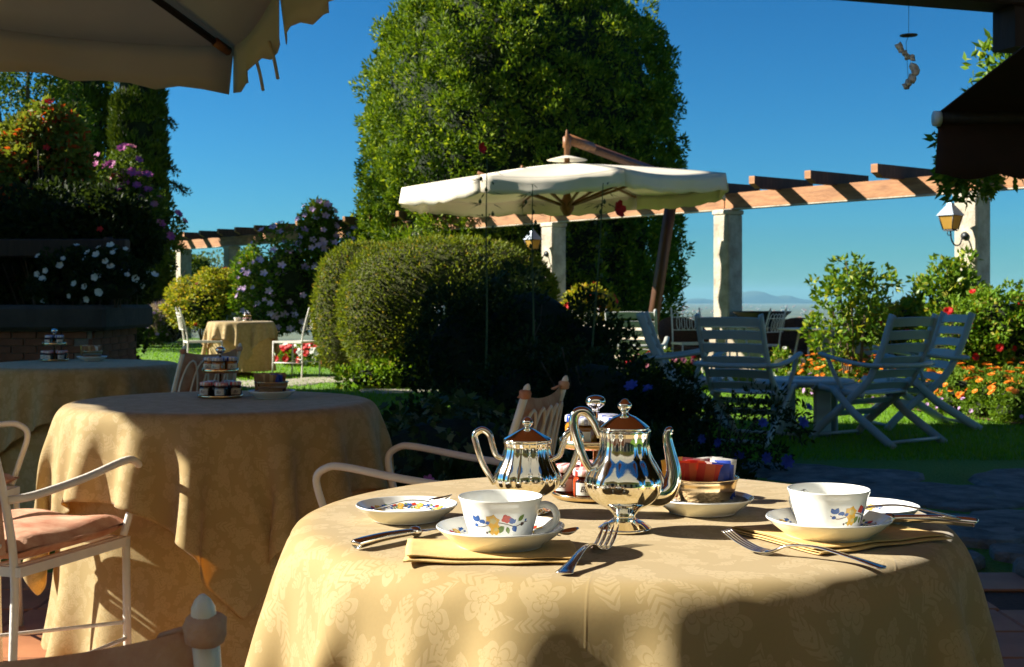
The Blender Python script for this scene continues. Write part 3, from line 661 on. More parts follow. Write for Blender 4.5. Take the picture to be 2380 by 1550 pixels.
def under_mesh(seed):
    r = random.Random(seed); n = 260; rows = 26; V = []; U = []
    ph = [r.uniform(0, 6.28) for _ in range(4)]
    for j in range(rows + 1):
        t = j / rows
        for i in range(n):
            a = 2 * math.pi * i / n; w_ = .5 + .25 * math.sin(11 * a + ph[0] + 1.1 * math.sin(3 * a + ph[3])) + .15 * math.sin(17 * a + ph[1]) + .10 * math.sin(5 * a + ph[2])
            w_ = max(0, min(1, w_)); z = TH - .040 - t * (.624 + .012 * abs(math.sin(a * 30)) * (t > .97))
            rr = TR - .004 + (TH - z) * (.008 + .10 * w_ ** 1.3 * t * t); V.append((rr * math.cos(a), rr * math.sin(a), z)); U.append((a * .5, t * .66))
    Fs = [(j * n + i, j * n + (i + 1) % n, j * n + n + (i + 1) % n, j * n + n + i) for j in range(rows) for i in range(n)]
    return np_mesh('undercloth', V, [f[::-1] for f in Fs], True, uv=U)
um = [under_mesh(1), under_mesh(2)]
def dining_table(x, y, rz, k, where, scale=1.0, z=0.0):
    t = thing('round_table', 'round dining table hidden by the draped cloths %s' % where, 'table', (x, y, z), 0, 'round breakfast tables')
    q = MB(); q.lathe([(0, TH - .035), (TR - .034, TH - .035), (TR - .032, TH - .012), (TR - .036, TH - .008), (0, TH - .008)], 48); q.build('tabletop', M['teak'], t)
    q = MB(); q.lathe([(.05, .05), (.035, .2), (.035, .6), (.07, TH - .03)], 16); q.build('pedestal', M['iron'], t)
    q = MB(); q.lathe([(.24, 0), (.24, .03), (.05, .06)], 24); q.build('foot', M['iron'], t)
    u = link('undercloth', um[k % 2], M['cloth'], loc=(x, y, z), rot=(0, 0, rz * .7)); tag(u, 'long gold damask undercloth, %s' % where, 'tablecloth', 'undercloths of the round tables')
    c = link('tablecloth', cloth_me, M['cloth'], loc=(x, y, z + .001), rot=(0, 0, rz)); tag(c, 'square pale gold damask tablecloth draped in folds, %s' % where, 'tablecloth', 'square damask tablecloths')
    if not c.modifiers: ss = c.modifiers.new('sub', 'SUBSURF'); ss.levels = 1; ss.render_levels = 1; so = c.modifiers.new('th', 'SOLIDIFY'); so.thickness = .0012; so.offset = 1
    return t
T1 = (.148, 1.78); T2 = (-.846, 3.75); T3 = (-1.98, 5.9); T4 = (-3.74, 17.8)
dining_table(*T1, R_(36 - 45), 0, 'under the silver coffee pot and floral cups')
dining_table(*T2, R_(-72 + 45), 1, 'behind the iron armchair')
dining_table(*T3, R_(12), 0, 'beside the brick well')
dining_table(*T4, R_(-25), 1, 'out on the sunny lawn', z=-.02)
tz = TH + .0035                                   # level of the cloth

# ---------------------------------------------------------------- iron chairs
def chair_parts(t, arms=True, cushions=True):
    wi = M['white_iron']; w2 = .185
    def post(s): return [(s * w2, -.19, 0), (s * w2, -.20, .20), (s * w2, -.195, .44), (s * w2 * .97, -.228, .63), (s * w2 * .93, -.287, .829)]
    for s in (-1, 1):
        q = MB(); pp = smooth_path(post(s), 5); q.sweep(pp, [.0095] * len(pp), n=10)
        po = q.build('back_post', wi, t); e = Vector(pp[-1]); d = (e - Vector(pp[-2])).normalized()
        Mx = Matrix.Translation(e) @ d.to_track_quat('Z', 'Y').to_matrix().to_4x4()
        q = MB(); q.lathe([(.0095, -.014), (.0125, -.011), (.0125, -.005), (.0085, -.002), (.0080, .001), (.0088, .005), (.0082, .012), (.0055, .018), (.0025, .0215), (0, .0222)], 14, M=Mx); q.build('finial', wi, po)
        q = MB(); q.sweep([(s * .2, .20, .44), (s * .2, .205, .2), (s * .2, .215, 0)], .010, n=10); q.build('front_leg', wi, t)
        q = MB(); q.box(s * .2 - .006 if s < 0 else s * .2 - .006, s * .2 + .006, -.20, .21, .425, .447); q.build('seat_rail', wi, t)
        if arms:
            q = MB(); q.sweep(smooth_path([(s * .187, -.220, .600), (s * .215, -.16, .605), (s * .225, .0, .622), (s * .225, .15, .644), (s * .225, .20, .640), (s * .222, .228, .608), (s * .212, .205, .52), (s * .203, .185, .452)], 6), .0095, n=10); q.build('arm', wi, t)
        q = MB(); q.sweep([(s * .2, -.198, .19), (s * .2, .205, .19)], .0055, n=8); q.build('stretcher', wi, t)
    for y in (-.195, .205):
        q = MB(); q.box(-.2, .2, y - .006, y + .006, .425, .447); q.build('seat_rail', wi, t)
    q = MB(); q.sweep([(-.2, -.198, .23), (.2, .205, .23)], .005, n=8); q.build('stretcher', wi, t)
    q = MB()
    for k in range(8): x = -.17 + k * .0486; q.box(x - .006, x + .006, -.19, .2, .441, .446)
    q.build('seat_grille', wi, t)
    # looping wire back
    pts = []; n = 5; zt, zb = .784, .50 if cushions else .59
    for i in range(n * 20 + 1):
        tt = i / 20; ph = 2 * math.pi * tt; A = (zt - zb) / 2; z = zb + A - A * math.cos(ph); f = (z - .44) / .35
        x = (-.155 + .31 * tt / n) - .034 * math.sin(ph); pts.append((x, -.228 - .058 * f ** 1.4 - .016 * (1 - (x / .18) ** 2), z))
    q = MB(); q.sweep(pts, .0042, n=7); q.build('wire_loops', wi, t)
    for zz in ((.5,) if cushions else (.585, .735)):
        q = MB(); f = (zz - .44) / .35; q.sweep([(x, -.228 - .058 * f ** 1.4 - .016 * (1 - (x / .18) ** 2), zz) for x in np.linspace(-.18, .18, 9)], .005, n=7); q.build('back_rail', wi, t)
    if cushions:
        n = 17; V = []; Fs = []
        for side in (0, 1):
            for i in range(n):
                for j in range(n):
                    u = i / (n - 1) * 2 - 1; v = j / (n - 1) * 2 - 1; e = (1 - u ** 6) * (1 - v ** 6); e = max(0, e) ** .4
                    V.append((u * .2 * (1 - .01 * v * v), v * .205 + .01, .478 + (1 if side else -1) * .028 * e + (.006 * math.sin(u * 5) * math.cos(v * 4) * side)))
        for s in (0, 1):
            for i in range(n - 1):
                for j in range(n - 1): a = s * n * n + i * n + j; f = (a, a + n, a + n + 1, a + 1); Fs.append(f if s else f[::-1])
        q = MB(); q.add(V, Fs); sc_ = q.build('seat_cushion', M['cushion'], t)
        q = MB(); ring = []
        for a in np.linspace(0, 2 * math.pi, 41)[:-1]:
            c, s = math.cos(a), math.sin(a); k = (abs(c) ** 8 + abs(s) ** 8) ** (-1 / 8); ring.append((.199 * c * k, .01 + .204 * s * k, .478))
        q.sweep(ring, .0035, n=6, closed=True); q.build('piping', M['cushion'], sc_)
        n = 19; V = []; Fs = []
        for side in (0, 1):
            for i in range(n):
                u = i / (n - 1) * 2 - 1
                for j in range(n):
                    v = j / (n - 1); ztop = .806 + .020 * abs(u) ** 2.2; z = .475 + v * (ztop - .475); f = (z - .44) / .35
                    e = max(0, (1 - abs(u) ** 8) * (1 - (2 * v - 1) ** 8)) ** .4
                    V.append((u * .176, -.208 - .060 * max(f, 0) ** 1.4 - .012 * (1 - u * u) + (1 if side else -1) * .010 * e + .003 * math.sin(u * 9 + v * 4) * e, z))
        for s in (0, 1):
            for i in range(n - 1):
                for j in range(n - 1): a = s * n * n + i * n + j; f = (a, a + n, a + n + 1, a + 1); Fs.append(f if not s else f[::-1])
        q = MB(); q.add(V, Fs); bc = q.build('back_cushion', M['cushion'], t)
        for s in (-1, 1):
            q = MB(); e = Vector((s * w2 * .933, -.286, .830))
            q.lathe([(.0098, -.016), (.0128, -.014), (.0142, -.008), (.0146, -.003), (.0136, .002), (.0112, .005), (.0085, .006)], 28, fr=lambda a, z: 1 + .045 * math.sin(3 * a + z * 500) + .03 * math.sin(7 * a + z * 260), M=Matrix.Translation(e))
            q.sweep([e + Vector((-s * .012, .008, -.006)), e + Vector((-s * .03, .022, -.014))], [.006, .008], [.003, .003], n=6); q.build('tie', M['cushion'], bc)
    return t
def facing(dx, dy): return math.atan2(dy, dx) - math.pi / 2      # local +y turned to (dx, dy)
GC = 'white iron garden armchairs'
chA = thing('iron_armchair', 'white iron armchair with sunlit rose seat cushion beside the gold-clothed table', 'chair', (-1.23, 3.14, 0), facing(.32, .95), GC)
chair_parts(chA)
def chair(x, y, rz, label): return copy_tree(chA, loc=(x, y, 0), rz=rz, label=label, group=GC)
chair(-.414, 1.141, facing(-.12, 1), 'white iron armchair whose cushioned back and finial rise in deep shade before the tables')
chair(-.19, 3.27, facing(-.95, .30), 'white iron armchair with rose back cushion behind the silver pots')
chair(-1.55, 5.75, facing(-.86, .5), 'white iron armchair half hidden behind the jam stand on the middle table')
chair(-1.80, 3.95, facing(1, -.05), 'white iron armchair cut off beside the far side of the middle table')
chL = thing('iron_chair', 'bare white iron chair on the lawn with its back to the rose bush', 'chair', (-4.16, 17.35, -.02), facing(.93, .36), 'bare white iron chairs')
chair_parts(chL, arms=False, cushions=False); chL.scale = (1.12, 1.12, 1.12)
copy_tree(chL, loc=(-2.88, 17.3, -.02), rz=facing(-.9, .42), label='bare white iron chair on the lawn beside the red and white flower bed')
for (u, Y, rz, lb) in ((1755, 16.0, facing(-.7, .6), 'bare white iron chair by the wall under the black bowl'), (1612, 16.6, facing(.2, -1), 'bare white iron chair by the wall near the wicker chair'), (1372, 18.6, facing(.3, 1), 'bare white iron chair standing near the hanging red geraniums')):
    copy_tree(chL, loc=((u - CX) / F * Y, Y, -.02), rz=rz, label=lb)

# ---------------------------------------------------------------- resin recliners
def recliner_parts(t):
    pl = M['plastic']; w2 = .25
    def rail(z):                                   # rail path y for height
        return np.interp(z, [0, .1, .25, .38, .5, .7, .95], [.43, .34, .16, -.01, -.12, -.22, -.31])
    zs = [0, .1, .25, .38, .5, .7, .82, .95]
    for s in (-1, 1):
        pp = smooth_path([(s * (w2 + .012 * (z < .4)), rail(z), z) for z in zs], 4)
        q = MB(); q.sweep(pp, .016, .032, n=8, up=(0, 1, .4)); q.build('back_rail', pl, t)
        pp = smooth_path([(s * (w2 + .035), .20, .40), (s * (w2 + .035), .02, .24), (s * (w2 + .04), -.20, .1), (s * (w2 + .045), -.36, 0)], 4)
        q = MB(); q.sweep(pp, .016, .034, n=8, up=(0, 1, .6)); q.build('leg', pl, t)
        pp = smooth_path([(s * (w2 + .03), -.26, .585), (s * (w2 + .055), -.12, .585), (s * (w2 + .065), .08, .61), (s * (w2 + .06), .30, .655)], 5)
        q = MB(); q.sweep(pp, .026, .016, n=8); am = q.build('armrest', pl, t)
        q = MB(); q.sweep(smooth_path([(s * (w2 + .06), .24, .64), (s * (w2 + .05), .17, .5), (s * (w2 + .03), .12, .40)], 4), .018, .014, n=8); q.build('arm_support', pl, am)
        q = MB(); q.sweep(smooth_path([(s * w2, -.05, .36), (s * w2, .15, .375), (s * w2, .36, .405)], 4), .016, .024, n=8); q.build('seat_rail', pl, t)
    def slat(y, z, wd, tilt, curve, name):
        q = MB(); V = []; K = 6
        for k in range(K + 1):
            f = k / K * 2 - 1; x = f * w2; cy_ = -curve * (1 - f * f)
            for a, b in ((-wd / 2, -.006), (wd / 2, -.006), (wd / 2, .006), (-wd / 2, .006)):
                yy = a * math.cos(tilt) - b * math.sin(tilt) + cy_ * math.sin(tilt); zz = a * math.sin(tilt) + b * math.cos(tilt) - curve * (1 - f * f) * math.cos(tilt) * .6
                V.append((x, y + yy, z + zz))
        Fs = [(k * 4 + i, k * 4 + (i + 1) % 4, k * 4 + 4 + (i + 1) % 4, k * 4 + 4 + i) for k in range(K) for i in range(4)] + [(3, 2, 1, 0), (K * 4, K * 4 + 1, K * 4 + 2, K * 4 + 3)]
        q.add(V, Fs, 0, False); return q.build(name, pl, t)
    for k in range(6):
        z = .895 - k * .096; slat(rail(z), z, .068, math.atan2(.05, -.02) if False else math.atan2(z + .02 - (z - .02), rail(z + .02) - rail(z - .02)), .03, 'back_slat')
    for k in range(6): slat(-.02 + k * .072, .375 + .006 * k, .055, .06, .012, 'seat_slat')
    slat(.42, .395, .05, -.8, .0, 'seat_slat')
    for z in (.30, .21): slat(rail(z), z, .06, math.atan2(.04, rail(z + .02) - rail(z - .02)), .0, 'lower_slat')
    for (y, z) in ((.40, .035), (-.32, .04)):
        q = MB(); q.sweep([(-w2 - .03, y, z), (w2 + .03, y, z)], .013, n=8); q.build('foot_bar', pl, t)
    q = MB(); q.sweep(smooth_path([(-w2 - .03, -.25, .585), (-w2 * .7, -.29, .583), (0, -.30, .58), (w2 * .7, -.29, .583), (w2 + .03, -.25, .585)], 4), .016, .02, n=8); q.build('rear_bar', pl, t)
GR = 'white resin recliners'
LT = Vector((2.31, 10.2, -.02))
rec = thing('recliner', 'shaded white resin recliner, back turned, with blue flowers at its feet', 'recliner', (1.74, 9.62, -.02), facing(.55, .83), GR)
recliner_parts(rec)
copy_tree(rec, loc=(2.74, 9.62, -.02), rz=facing(-.58, .8), label='white resin recliner in shade right of the low table, back turned, against the camellia')
copy_tree(rec, loc=(3.42, 10.75, -.02), rz=facing(-.95, -.12), label='white resin recliner facing the low table from the marigold side, slats catching light')
copy_tree(rec, loc=(1.40, 10.8, -.02), rz=facing(.95, -.18), label='white resin recliner seen edge on beyond the low table, near the clipped tree')
copy_tree(rec, loc=(1.27, 13.4, -.02), rz=facing(.22, 1), label='white resin recliner standing alone in full sun by the terracotta flower box')
lt = thing('low_table', 'round white resin low table between the shaded recliners', 'table', LT)
q = MB(); q.lathe([(0, .385), (.34, .385), (.385, .40), (.385, .425), (.36, .435), (.07, .432), (.06, .42), (0, .42)], 40); q.build('tabletop', M['plastic'], lt)
for k in range(4):
    a = R_(20 + 90 * k); q = MB(); q.box(-.075, .075, -.02, .02, 0, .39, bev=.012, M=Matrix.Rotation(a, 4, 'Z') @ Matrix.Translation((0, .25, 0))); q.build('leg', M['plastic'], lt)
# bistro tables and wicker chairs by the wall
def bistro(u, Y, label, ht=.72):
    t = thing('bistro_table', label, 'table', ((u - CX) / F * Y, Y, -.02), .3, 'bistro tables by the wall')
    q = MB(); q.lathe([(0, ht - .02), (.40, ht - .02), (.41, ht), (0, ht)], 32); q.build('tabletop', M['white_iron'], t)
    for k in range(4): a = R_(45 + 90 * k); q = MB(); q.sweep([(.16 * math.cos(a), .16 * math.sin(a), ht - .02), (.30 * math.cos(a), .30 * math.sin(a), 0)], .014, n=6); q.build('leg', M['white_iron'], t)
bistro(1700, 16.4, 'white iron bistro table by the wall behind the shaded recliners')
bistro(1890, 15.0, 'white iron bistro table by the wall beside the camellia')
def wicker(u, Y, rz, label):
    t = thing('wicker_chair', label, 'chair', ((u - CX) / F * Y, Y, -.02), rz, 'brown wicker tub chairs')
    V = []; Fs = []; n = 22; rows = 10
    for i in range(n):
        a = R_(-205 + 230 * i / (n - 1)); hh = .42 + .40 * max(0, math.sin(math.pi * i / (n - 1))) ** .8
        for j in range(rows): z = .25 + (hh - .25) * j / (rows - 1); rr = .30 + .05 * (j / (rows - 1)); V.append((rr * math.cos(a + R_(0)), rr * math.sin(a) , z))
    for i in range(n - 1):
        for j in range(rows - 1): Fs.append((i * rows + j, i * rows + rows + j, i * rows + rows + j + 1, i * rows + j + 1))
    q = MB(); q.add([(x, -y * -1, z) for x, y, z in V], Fs); o = q.build('shell', M['wicker'], t); o.modifiers.new('t', 'SOLIDIFY').thickness = .025
    q = MB(); q.lathe([(0, .36), (.29, .36), (.30, .40), (0, .43)], 24); q.build('seat', M['wicker'], t)
    for k in range(4): a = R_(45 + 90 * k); q = MB(); q.sweep([(.22 * math.cos(a), .22 * math.sin(a), .37), (.25 * math.cos(a), .25 * math.sin(a), 0)], .018, n=6); q.build('leg', M['wicker'], t)
wicker(1838, 16.4, R_(150), 'brown wicker tub chair against the wall below the black bowl')
wicker(1588, 17.4, R_(190), 'brown wicker tub chair against the wall left of the square column')
bw = thing('bowl_planter', 'wide black bowl standing on the garden wall by the column', 'planter', pg(3.35, 0, .64))
q = MB(); q.lathe([(0, .0), (.12, .0), (.30, .10), (.40, .22), (.42, .225), (.40, .20), (.28, .12), (0, .10)], 32); q.build('bowl', M['black_pot'], bw)
q = MB(); q.lathe([(0, .19), (.385, .195)], 24, cap=False); q.build('soil', M['soil'], bw)
# garden floodlight
gl = thing('garden_floodlight', 'small white floodlight on a stake beside the clipped boxwood', 'lamp', P(1022, 720, 14.3) - Vector((0, 0, .7)))
q = MB(); q.box(-.055, .055, -.05, .05, .64, .755, bev=.018); q.build('housing', M['white_box'], gl)
q = MB(); q.box(-.042, .042, -.056, -.05, .66, .74, bev=.002); q.build('lens', M['china'], gl)
q = MB(); q.sweep([(0, 0, 0), (0, 0, .64)], .012, n=6); q.build('stake', M['iron'], gl)
# ================================================================== TABLEWARE
def flute(nl, amp): return lambda a, z: 1 - amp * (1 - abs(math.cos(nl * a / 2))) if .012 < z < .128 else 1
def pot(label, loc, prof, lid, handles, spout, nl, rz=0.0, cat='coffee pot', name='coffee_pot'):
    t = thing(name, label, cat, loc, rz)
    sp = smooth_path([(r, z) for r, z in prof], 4)
    q = MB(); q.lathe([(max(0, r), z) for r, z in sp], 96, fr=flute(nl, .055)); q.build('body', M['silver'], t)
    q = MB(); q.lathe([(max(0, r), z) for r, z in smooth_path(lid, 4)], 64, fr=lambda a, z: 1 + .012 * math.cos(nl * a)); q.build('lid', M['silver'], t)
    for hd, rad in handles:
        q = MB(); pp = smooth_path(hd, 6); m = len(pp); q.sweep(pp, [rad * (.85 + .3 * math.sin(math.pi * i / m)) for i in range(m)], n=10, up=(0, 1, 0)); q.build('handle', M['silver'], t)
    if spout:
        pts, rr = spout; pp = smooth_path(pts, 6); f = np.linspace(0, len(rr) - 1, len(pp)); r_ = [float(np.interp(x, range(len(rr)), rr)) for x in f]
        q = MB(); q.sweep(pp, r_, n=14, up=(0, 1, 0)); q.build('spout', M['silver'], t)
    return t
cpz = tz
pot('tall fluted silver coffee pot with curved spout and acorn finial', (.1445, 1.655, cpz),
    [(.0337, 0), (.034, .003), (.030, .006), (.024, .010), (.0165, .0135), (.0135, .017), (.0165, .022), (.024, .028), (.038, .036), (.0475, .046), (.0515, .058), (.0505, .068), (.043, .082), (.036, .094), (.0325, .106), (.0325, .118), (.034, .126), (.0325, .1285), (.030, .1295)],
    [(.031, .1285), (.0315, .131), (.029, .1335), (.022, .139), (.014, .1445), (.007, .1475), (.0045, .150), (.0055, .153), (.0088, .157), (.0085, .161), (.0055, .164), (.003, .167), (0, .168)],
    [([(-.031, 0, .119), (-.0395, 0, .138), (-.050, 0, .151), (-.062, 0, .150), (-.066, 0, .136), (-.060, 0, .111), (-.0525, 0, .091), (-.044, 0, .077)], .0055)],
    ([(.028, 0, .050), (.047, 0, .046), (.060, 0, .056), (.0635, 0, .074), (.0595, 0, .096), (.0555, 0, .116), (.0575, 0, .126), (.062, 0, .1285)], [.020, .0165, .0125, .0098, .0075, .0062, .0058, .0030]), 8, R_(4))
pot('two-handled fluted silver sugar pot with domed lid behind the floral cup', (.0215, 1.79, cpz),
    [(.031, 0), (.031, .003), (.026, .006), (.017, .011), (.0125, .015), (.018, .020), (.033, .027), (.044, .036), (.047, .046), (.0455, .055), (.039, .068), (.034, .080), (.032, .090), (.0335, .097), (.0325, .099)],
    [(.0325, .098), (.033, .101), (.029, .104), (.020, .109), (.011, .114), (.005, .117), (.0045, .119), (.0075, .123), (.0070, .127), (.003, .131), (0, .132)],
    [([(s * .0335, 0, .0735), (s * .044, 0, .079), (s * .050, 0, .096), (s * .0535, 0, .1075), (s * .0635, 0, .1135), (s * .0735, 0, .1065), (s * .0715, 0, .0925), (s * .0635, 0, .0685), (s * .0546, 0, .052), (s * .046, 0, .038)], .0040) for s in (-1, 1)], None, 12, R_(-6), 'sugar pot', 'sugar_pot')

# ---- china with printed flowers
PR = {k: mat('print_' + k, c, .2, var=.12, scale=60, coat=.5) for k, c in dict(blue=(.025, .10, .36), yellow=(.72, .42, .06), red=(.55, .045, .02), green=(.14, .22, .05), brown=(.06, .025, .018), pale=(.62, .52, .22)).items()}
PK = list(PR)
def blob(cx, cy, r, lobes=1, rot=0.0, asp=1.0, n=18):
    out = []
    for i in range(n):
        a = 2 * math.pi * i / n; k = 1 + (.16 * math.cos(lobes * a) if lobes > 1 else 0); x, y = r * k * math.cos(a), r * asp * k * math.sin(a)
        out.append((cx + x * math.cos(rot) - y * math.sin(rot), cy + x * math.sin(rot) + y * math.cos(rot)))
    return out
def leafp(cx, cy, L_, W_, rot): return [(cx + x * math.cos(rot) - y * math.sin(rot), cy + x * math.sin(rot) + y * math.cos(rot)) for x, y in [(0, 0), (.25 * L_, .42 * W_), (.55 * L_, .5 * W_), (.82 * L_, .26 * W_), (L_, 0), (.82 * L_, -.26 * W_), (.55 * L_, -.5 * W_), (.25 * L_, -.42 * W_)]]
def stemp(pts, w_):
    pp = [np.array(p) for p in smooth_path([(x, y, 0) for x, y in pts], 5)]; up, dn = [], []
    for i, p in enumerate(pp):
        d = pp[min(i + 1, len(pp) - 1)] - pp[max(i - 1, 0)]; d = d / (np.linalg.norm(d) + 1e-9); nn = np.array((-d[1], d[0], 0)) * w_ / 2; up.append(p + nn); dn.append(p - nn)
    return [[tuple(up[i][:2]), tuple(up[i + 1][:2]), tuple(dn[i + 1][:2]), tuple(dn[i][:2])] for i in range(len(pp) - 1)]
def motif(s=1.0, ox=0.0, oy=0.0, flip=1):
    """a spray: stem, blue leaves, yellow and red flowers; units metres"""
    L_ = []
    def A(c, polys, lift=0):
        for p in polys: L_.append((PK.index(c), [(ox + flip * s * x, oy + s * y) for x, y in (p if flip > 0 else p[::-1])], lift))
    A('brown', stemp([(-.034, .002), (-.026, -.002), (-.016, .000), (-.004, .004), (.008, .002), (.018, -.001), (.028, .003), (.034, .004)], .0009))
    for x, y, l, r in ((-.029, .004, .008, 2.0), (-.028, .004, .0085, 1.2), (-.027, .001, .006, 3.6), (-.025, .004, .005, .2), (-.017, .003, .007, 2.6), (-.017, .002, .006, .5), (.014, .002, .009, 1.9), (.015, .000, .009, -1.0), (.014, .003, .006, .9), (.030, .004, .004, 1.2)): A('blue', [leafp(x, y, l, l * .72, r)], 1)
    A('yellow', [blob(-.009, .005, .0078, 6, .3), blob(-.0055, -.004, .0062, 5, 1.1), blob(-.0100, -.0075, .0030, 4)], 1)
    A('pale', [blob(-.008, .006, .0035, 5), blob(-.005, -.004, .0025, 5)], 2); A('red', [blob(.0065, .0085, .0048, 4, .4), blob(.0095, .0085, .0030, 4)], 1)
    for x, y, l, r in ((.004, .000, .010, 4.2), (.008, -.001, .009, 5.0), (.005, -.001, .009, 3.5), (.021, .005, .010, .9), (-.015, -.008, .004, .5)): A('green', [leafp(x, y, l, l * .55, r)], 1)
    A('brown', [blob(-.0165, -.0085, .0014), blob(.0265, .0015, .0022, 3)], 1)
    return L_
def wrap_print(name, polys, surf, parent):
    """lay flat polygons on a curved surface: surf(u, v, lift) -> point"""
    q = MB()
    for c, poly, lift in polys:
        cx = sum(p[0] for p in poly) / len(poly); cy = sum(p[1] for p in poly) / len(poly)
        V = [surf(cx, cy, lift)] + [surf(x, y, lift) for x, y in poly] + [surf((x + cx) / 2, (y + cy) / 2, lift) for x, y in poly]; n = len(poly)
        Fs = [(0, n + 1 + i, n + 1 + (i + 1) % n) for i in range(n)] + [(n + 1 + i, 1 + i, 1 + (i + 1) % n, n + 1 + (i + 1) % n) for i in range(n)]
        q.add(V, Fs, c, True)
    return q.build(name, [PR[k] for k in PK], parent)
cup_prof = [(0, .003), (.026, .003), (.029, 0), (.0335, .0005), (.0355, .003), (.0385, .012), (.0425, .025), (.0455, .036), (.0470, .043), (.0490, .0485), (.0498, .0510), (.0492, .0518), (.0478, .0508), (.0455, .0455), (.0435, .036), (.040, .024), (.034, .010), (.026, .006), (0, .0055)]
def cup_r(z): return float(np.interp(z, [.003, .012, .025, .036, .043], [.0355, .0385, .0425, .0455, .0470]))
def cup(label, loc, hang, pang, off=0.0, group='floral porcelain cups'):
    t = thing('cup', label, 'cup', loc, 0, group)
    q = MB(); q.lathe([(max(0, r), z) for r, z in smooth_path(cup_prof, 3)], 64); q.build('body', M['china'], t)
    c, s = math.cos(R_(hang)), math.sin(R_(hang)); hp = [(.043, .040), (.053, .0425), (.062, .039), (.0665, .030), (.063, .020), (.053, .0115), (.041, .0085)]
    q = MB(); q.sweep(smooth_path([(r * c, r * s, z) for r, z in hp], 6), .0042, .0052, n=10, up=(-s, c, 0)); q.build('handle', M['china'], t)
    def surf(u, v, lift): z = .023 + v; r = cup_r(z) + .00012 + .00008 * lift; a = R_(pang) + u / .042; return Vector((r * math.cos(a), r * math.sin(a), z))
    wrap_print('floral_print', motif(1.0), surf, t)
    wrap_print('floral_print', motif(.7, oy=-.002, flip=-1), lambda u, v, l: surf(u + math.pi * .042, v, l), t)
    return t
sau_prof = [(0, .004), (.044, .003), (.047, 0), (.050, .0005), (.052, .003), (.064, .0115), (.0735, .0205), (.0752, .0226), (.0745, .0240), (.0725, .0230), (.062, .0148), (.050, .0085), (.040, .0070), (.033, .0066), (0, .0066)]
def sau_z(r): return float(np.interp(r, [.033, .040, .050, .062, .0725], [.0066, .0070, .0085, .0148, .0230]))
GS = 'floral saucers and side plates'
def saucer(label, loc, rz, spots=(250, 20, 130), s=1.0):
    t = thing('saucer', label, 'saucer', loc, rz, GS); t.scale = (s, s, s)
    q = MB(); q.lathe([(max(0, r), z) for r, z in smooth_path(sau_prof, 3)], 96, fr=lambda a, z: 1 + (.010 * abs(math.sin(6 * a)) if z > .012 else 0)); q.build('dish', M['china'], t)
    for sp in spots:
        def surf(u, v, lift): r = .054 + v; a = R_(sp) + u / .054; return Vector((r * math.cos(a), r * math.sin(a), sau_z(r) + .00025 + .0001 * lift))
        wrap_print('floral_print', motif(.62), surf, t)
    return t
S1 = (-.0135, 1.52, tz + .0058); S2 = (.387, 1.578, tz + .0058)
saucer('floral saucer on the napkin holding the cup with handle in view', S1, .4, (262 - 20, 20, 140))
cup('white porcelain cup with a wide yellow, blue and red flower spray, handle showing', (S1[0], S1[1], S1[2] + .0066), -8, -90)
saucer('floral saucer under the cup whose handle is hidden', S2, 1.3, (200, 300, 80))
cup('white porcelain cup with red and blue flowers near its edge, handle hidden', (S2[0], S2[1], S2[2] + .0066), 118, -55)
saucer('floral side plate carrying a spoon beside the silver knife', (-.141, 1.73, tz), 0, (80, 110, 40, 150), .90)
saucer('floral side plate shining in sun behind the right-hand cup', (.473, 1.72, tz), .6, (80, 120, 40), .90)

# ---- cutlery
def fork(label, loc, rz):
    t = thing('fork', label, 'fork', loc, rz, 'silver forks')
    pp = smooth_path([(0, -.10, .0022), (0, -.092, .003), (0, -.06, .009), (0, -.02, .015), (0, .015, .0125), (0, .035, .004), (0, .045, .0025)], 5); m = len(pp)
    f = np.linspace(0, 1, m); wx = np.interp(f, [0, .04, .12, .3, .62, .78, .9, 1], [.002, .0085, .0105, .006, .0028, .0035, .0105, .0115]); q = MB(); q.sweep(pp, list(wx), list(np.interp(f, [0, .1, .8, 1], [.001, .0014, .0018, .0011])), n=10); q.build('handle', M['steel'], t)
    for k in range(4):
        x = (k - 1.5) * .0062; q = MB(); q.sweep(smooth_path([(x * .92, .042, .0026), (x, .058, .0035), (x, .078, .0105), (x, .098, .0215)], 4), [.0023] * 9 + [.0019, .0016, .0012, .0007], .0011, n=6); q.build('tine', M['steel'], t)
    return t
fork('silver fork with tines raised leaning beside the coffee pot foot', (.088, 1.475, tz), math.atan2(.19, .067) - math.pi / 2)
fork('silver fork lying before the right-hand napkin, tines pointing left', (.330, 1.472, tz), math.atan2(.117, -.143) - math.pi / 2)
def spoon(label, loc, rx=0.0, rz=0.0, s=1.0):
    t = thing('spoon', label, 'spoon', loc, rz, 'silver spoons'); t.scale = (s,) * 3; t.rotation_euler = (rx, 0, rz)
    pp = smooth_path([(0, -.10, .002), (0, -.07, .007), (0, -.02, .013), (0, .015, .009), (0, .035, .003)], 5); m = len(pp); f = np.linspace(0, 1, m)
    q = MB(); q.sweep(pp, list(np.interp(f, [0, .05, .15, .5, .9, 1], [.002, .007, .0085, .004, .0028, .005])), list(np.interp(f, [0, 1], [.0012, .0016])), n=10); q.build('handle', M['steel'], t)
    V = []; Fs = []; n = 20
    for j in range(7):
        k = j / 6
        for i in range(n):
            a = 2 * math.pi * i / n; V.append((.0175 * k * math.sin(a) * (1 - .15 * math.cos(a)), .057 + .026 * k * math.cos(a), .0015 + .0085 * (k ** 2.2) + (.003 * max(0, math.cos(a)) * k)))
    for j in range(6):
        for i in range(n): Fs.append((j * n + i, j * n + (i + 1) % n, j * n + n + (i + 1) % n, j * n + n + i))
    q = MB(); q.add(V, [f_[::-1] for f_ in Fs]); o = q.build('bowl', M['steel'], t); o.modifiers.new('t', 'SOLIDIFY').thickness = .0012
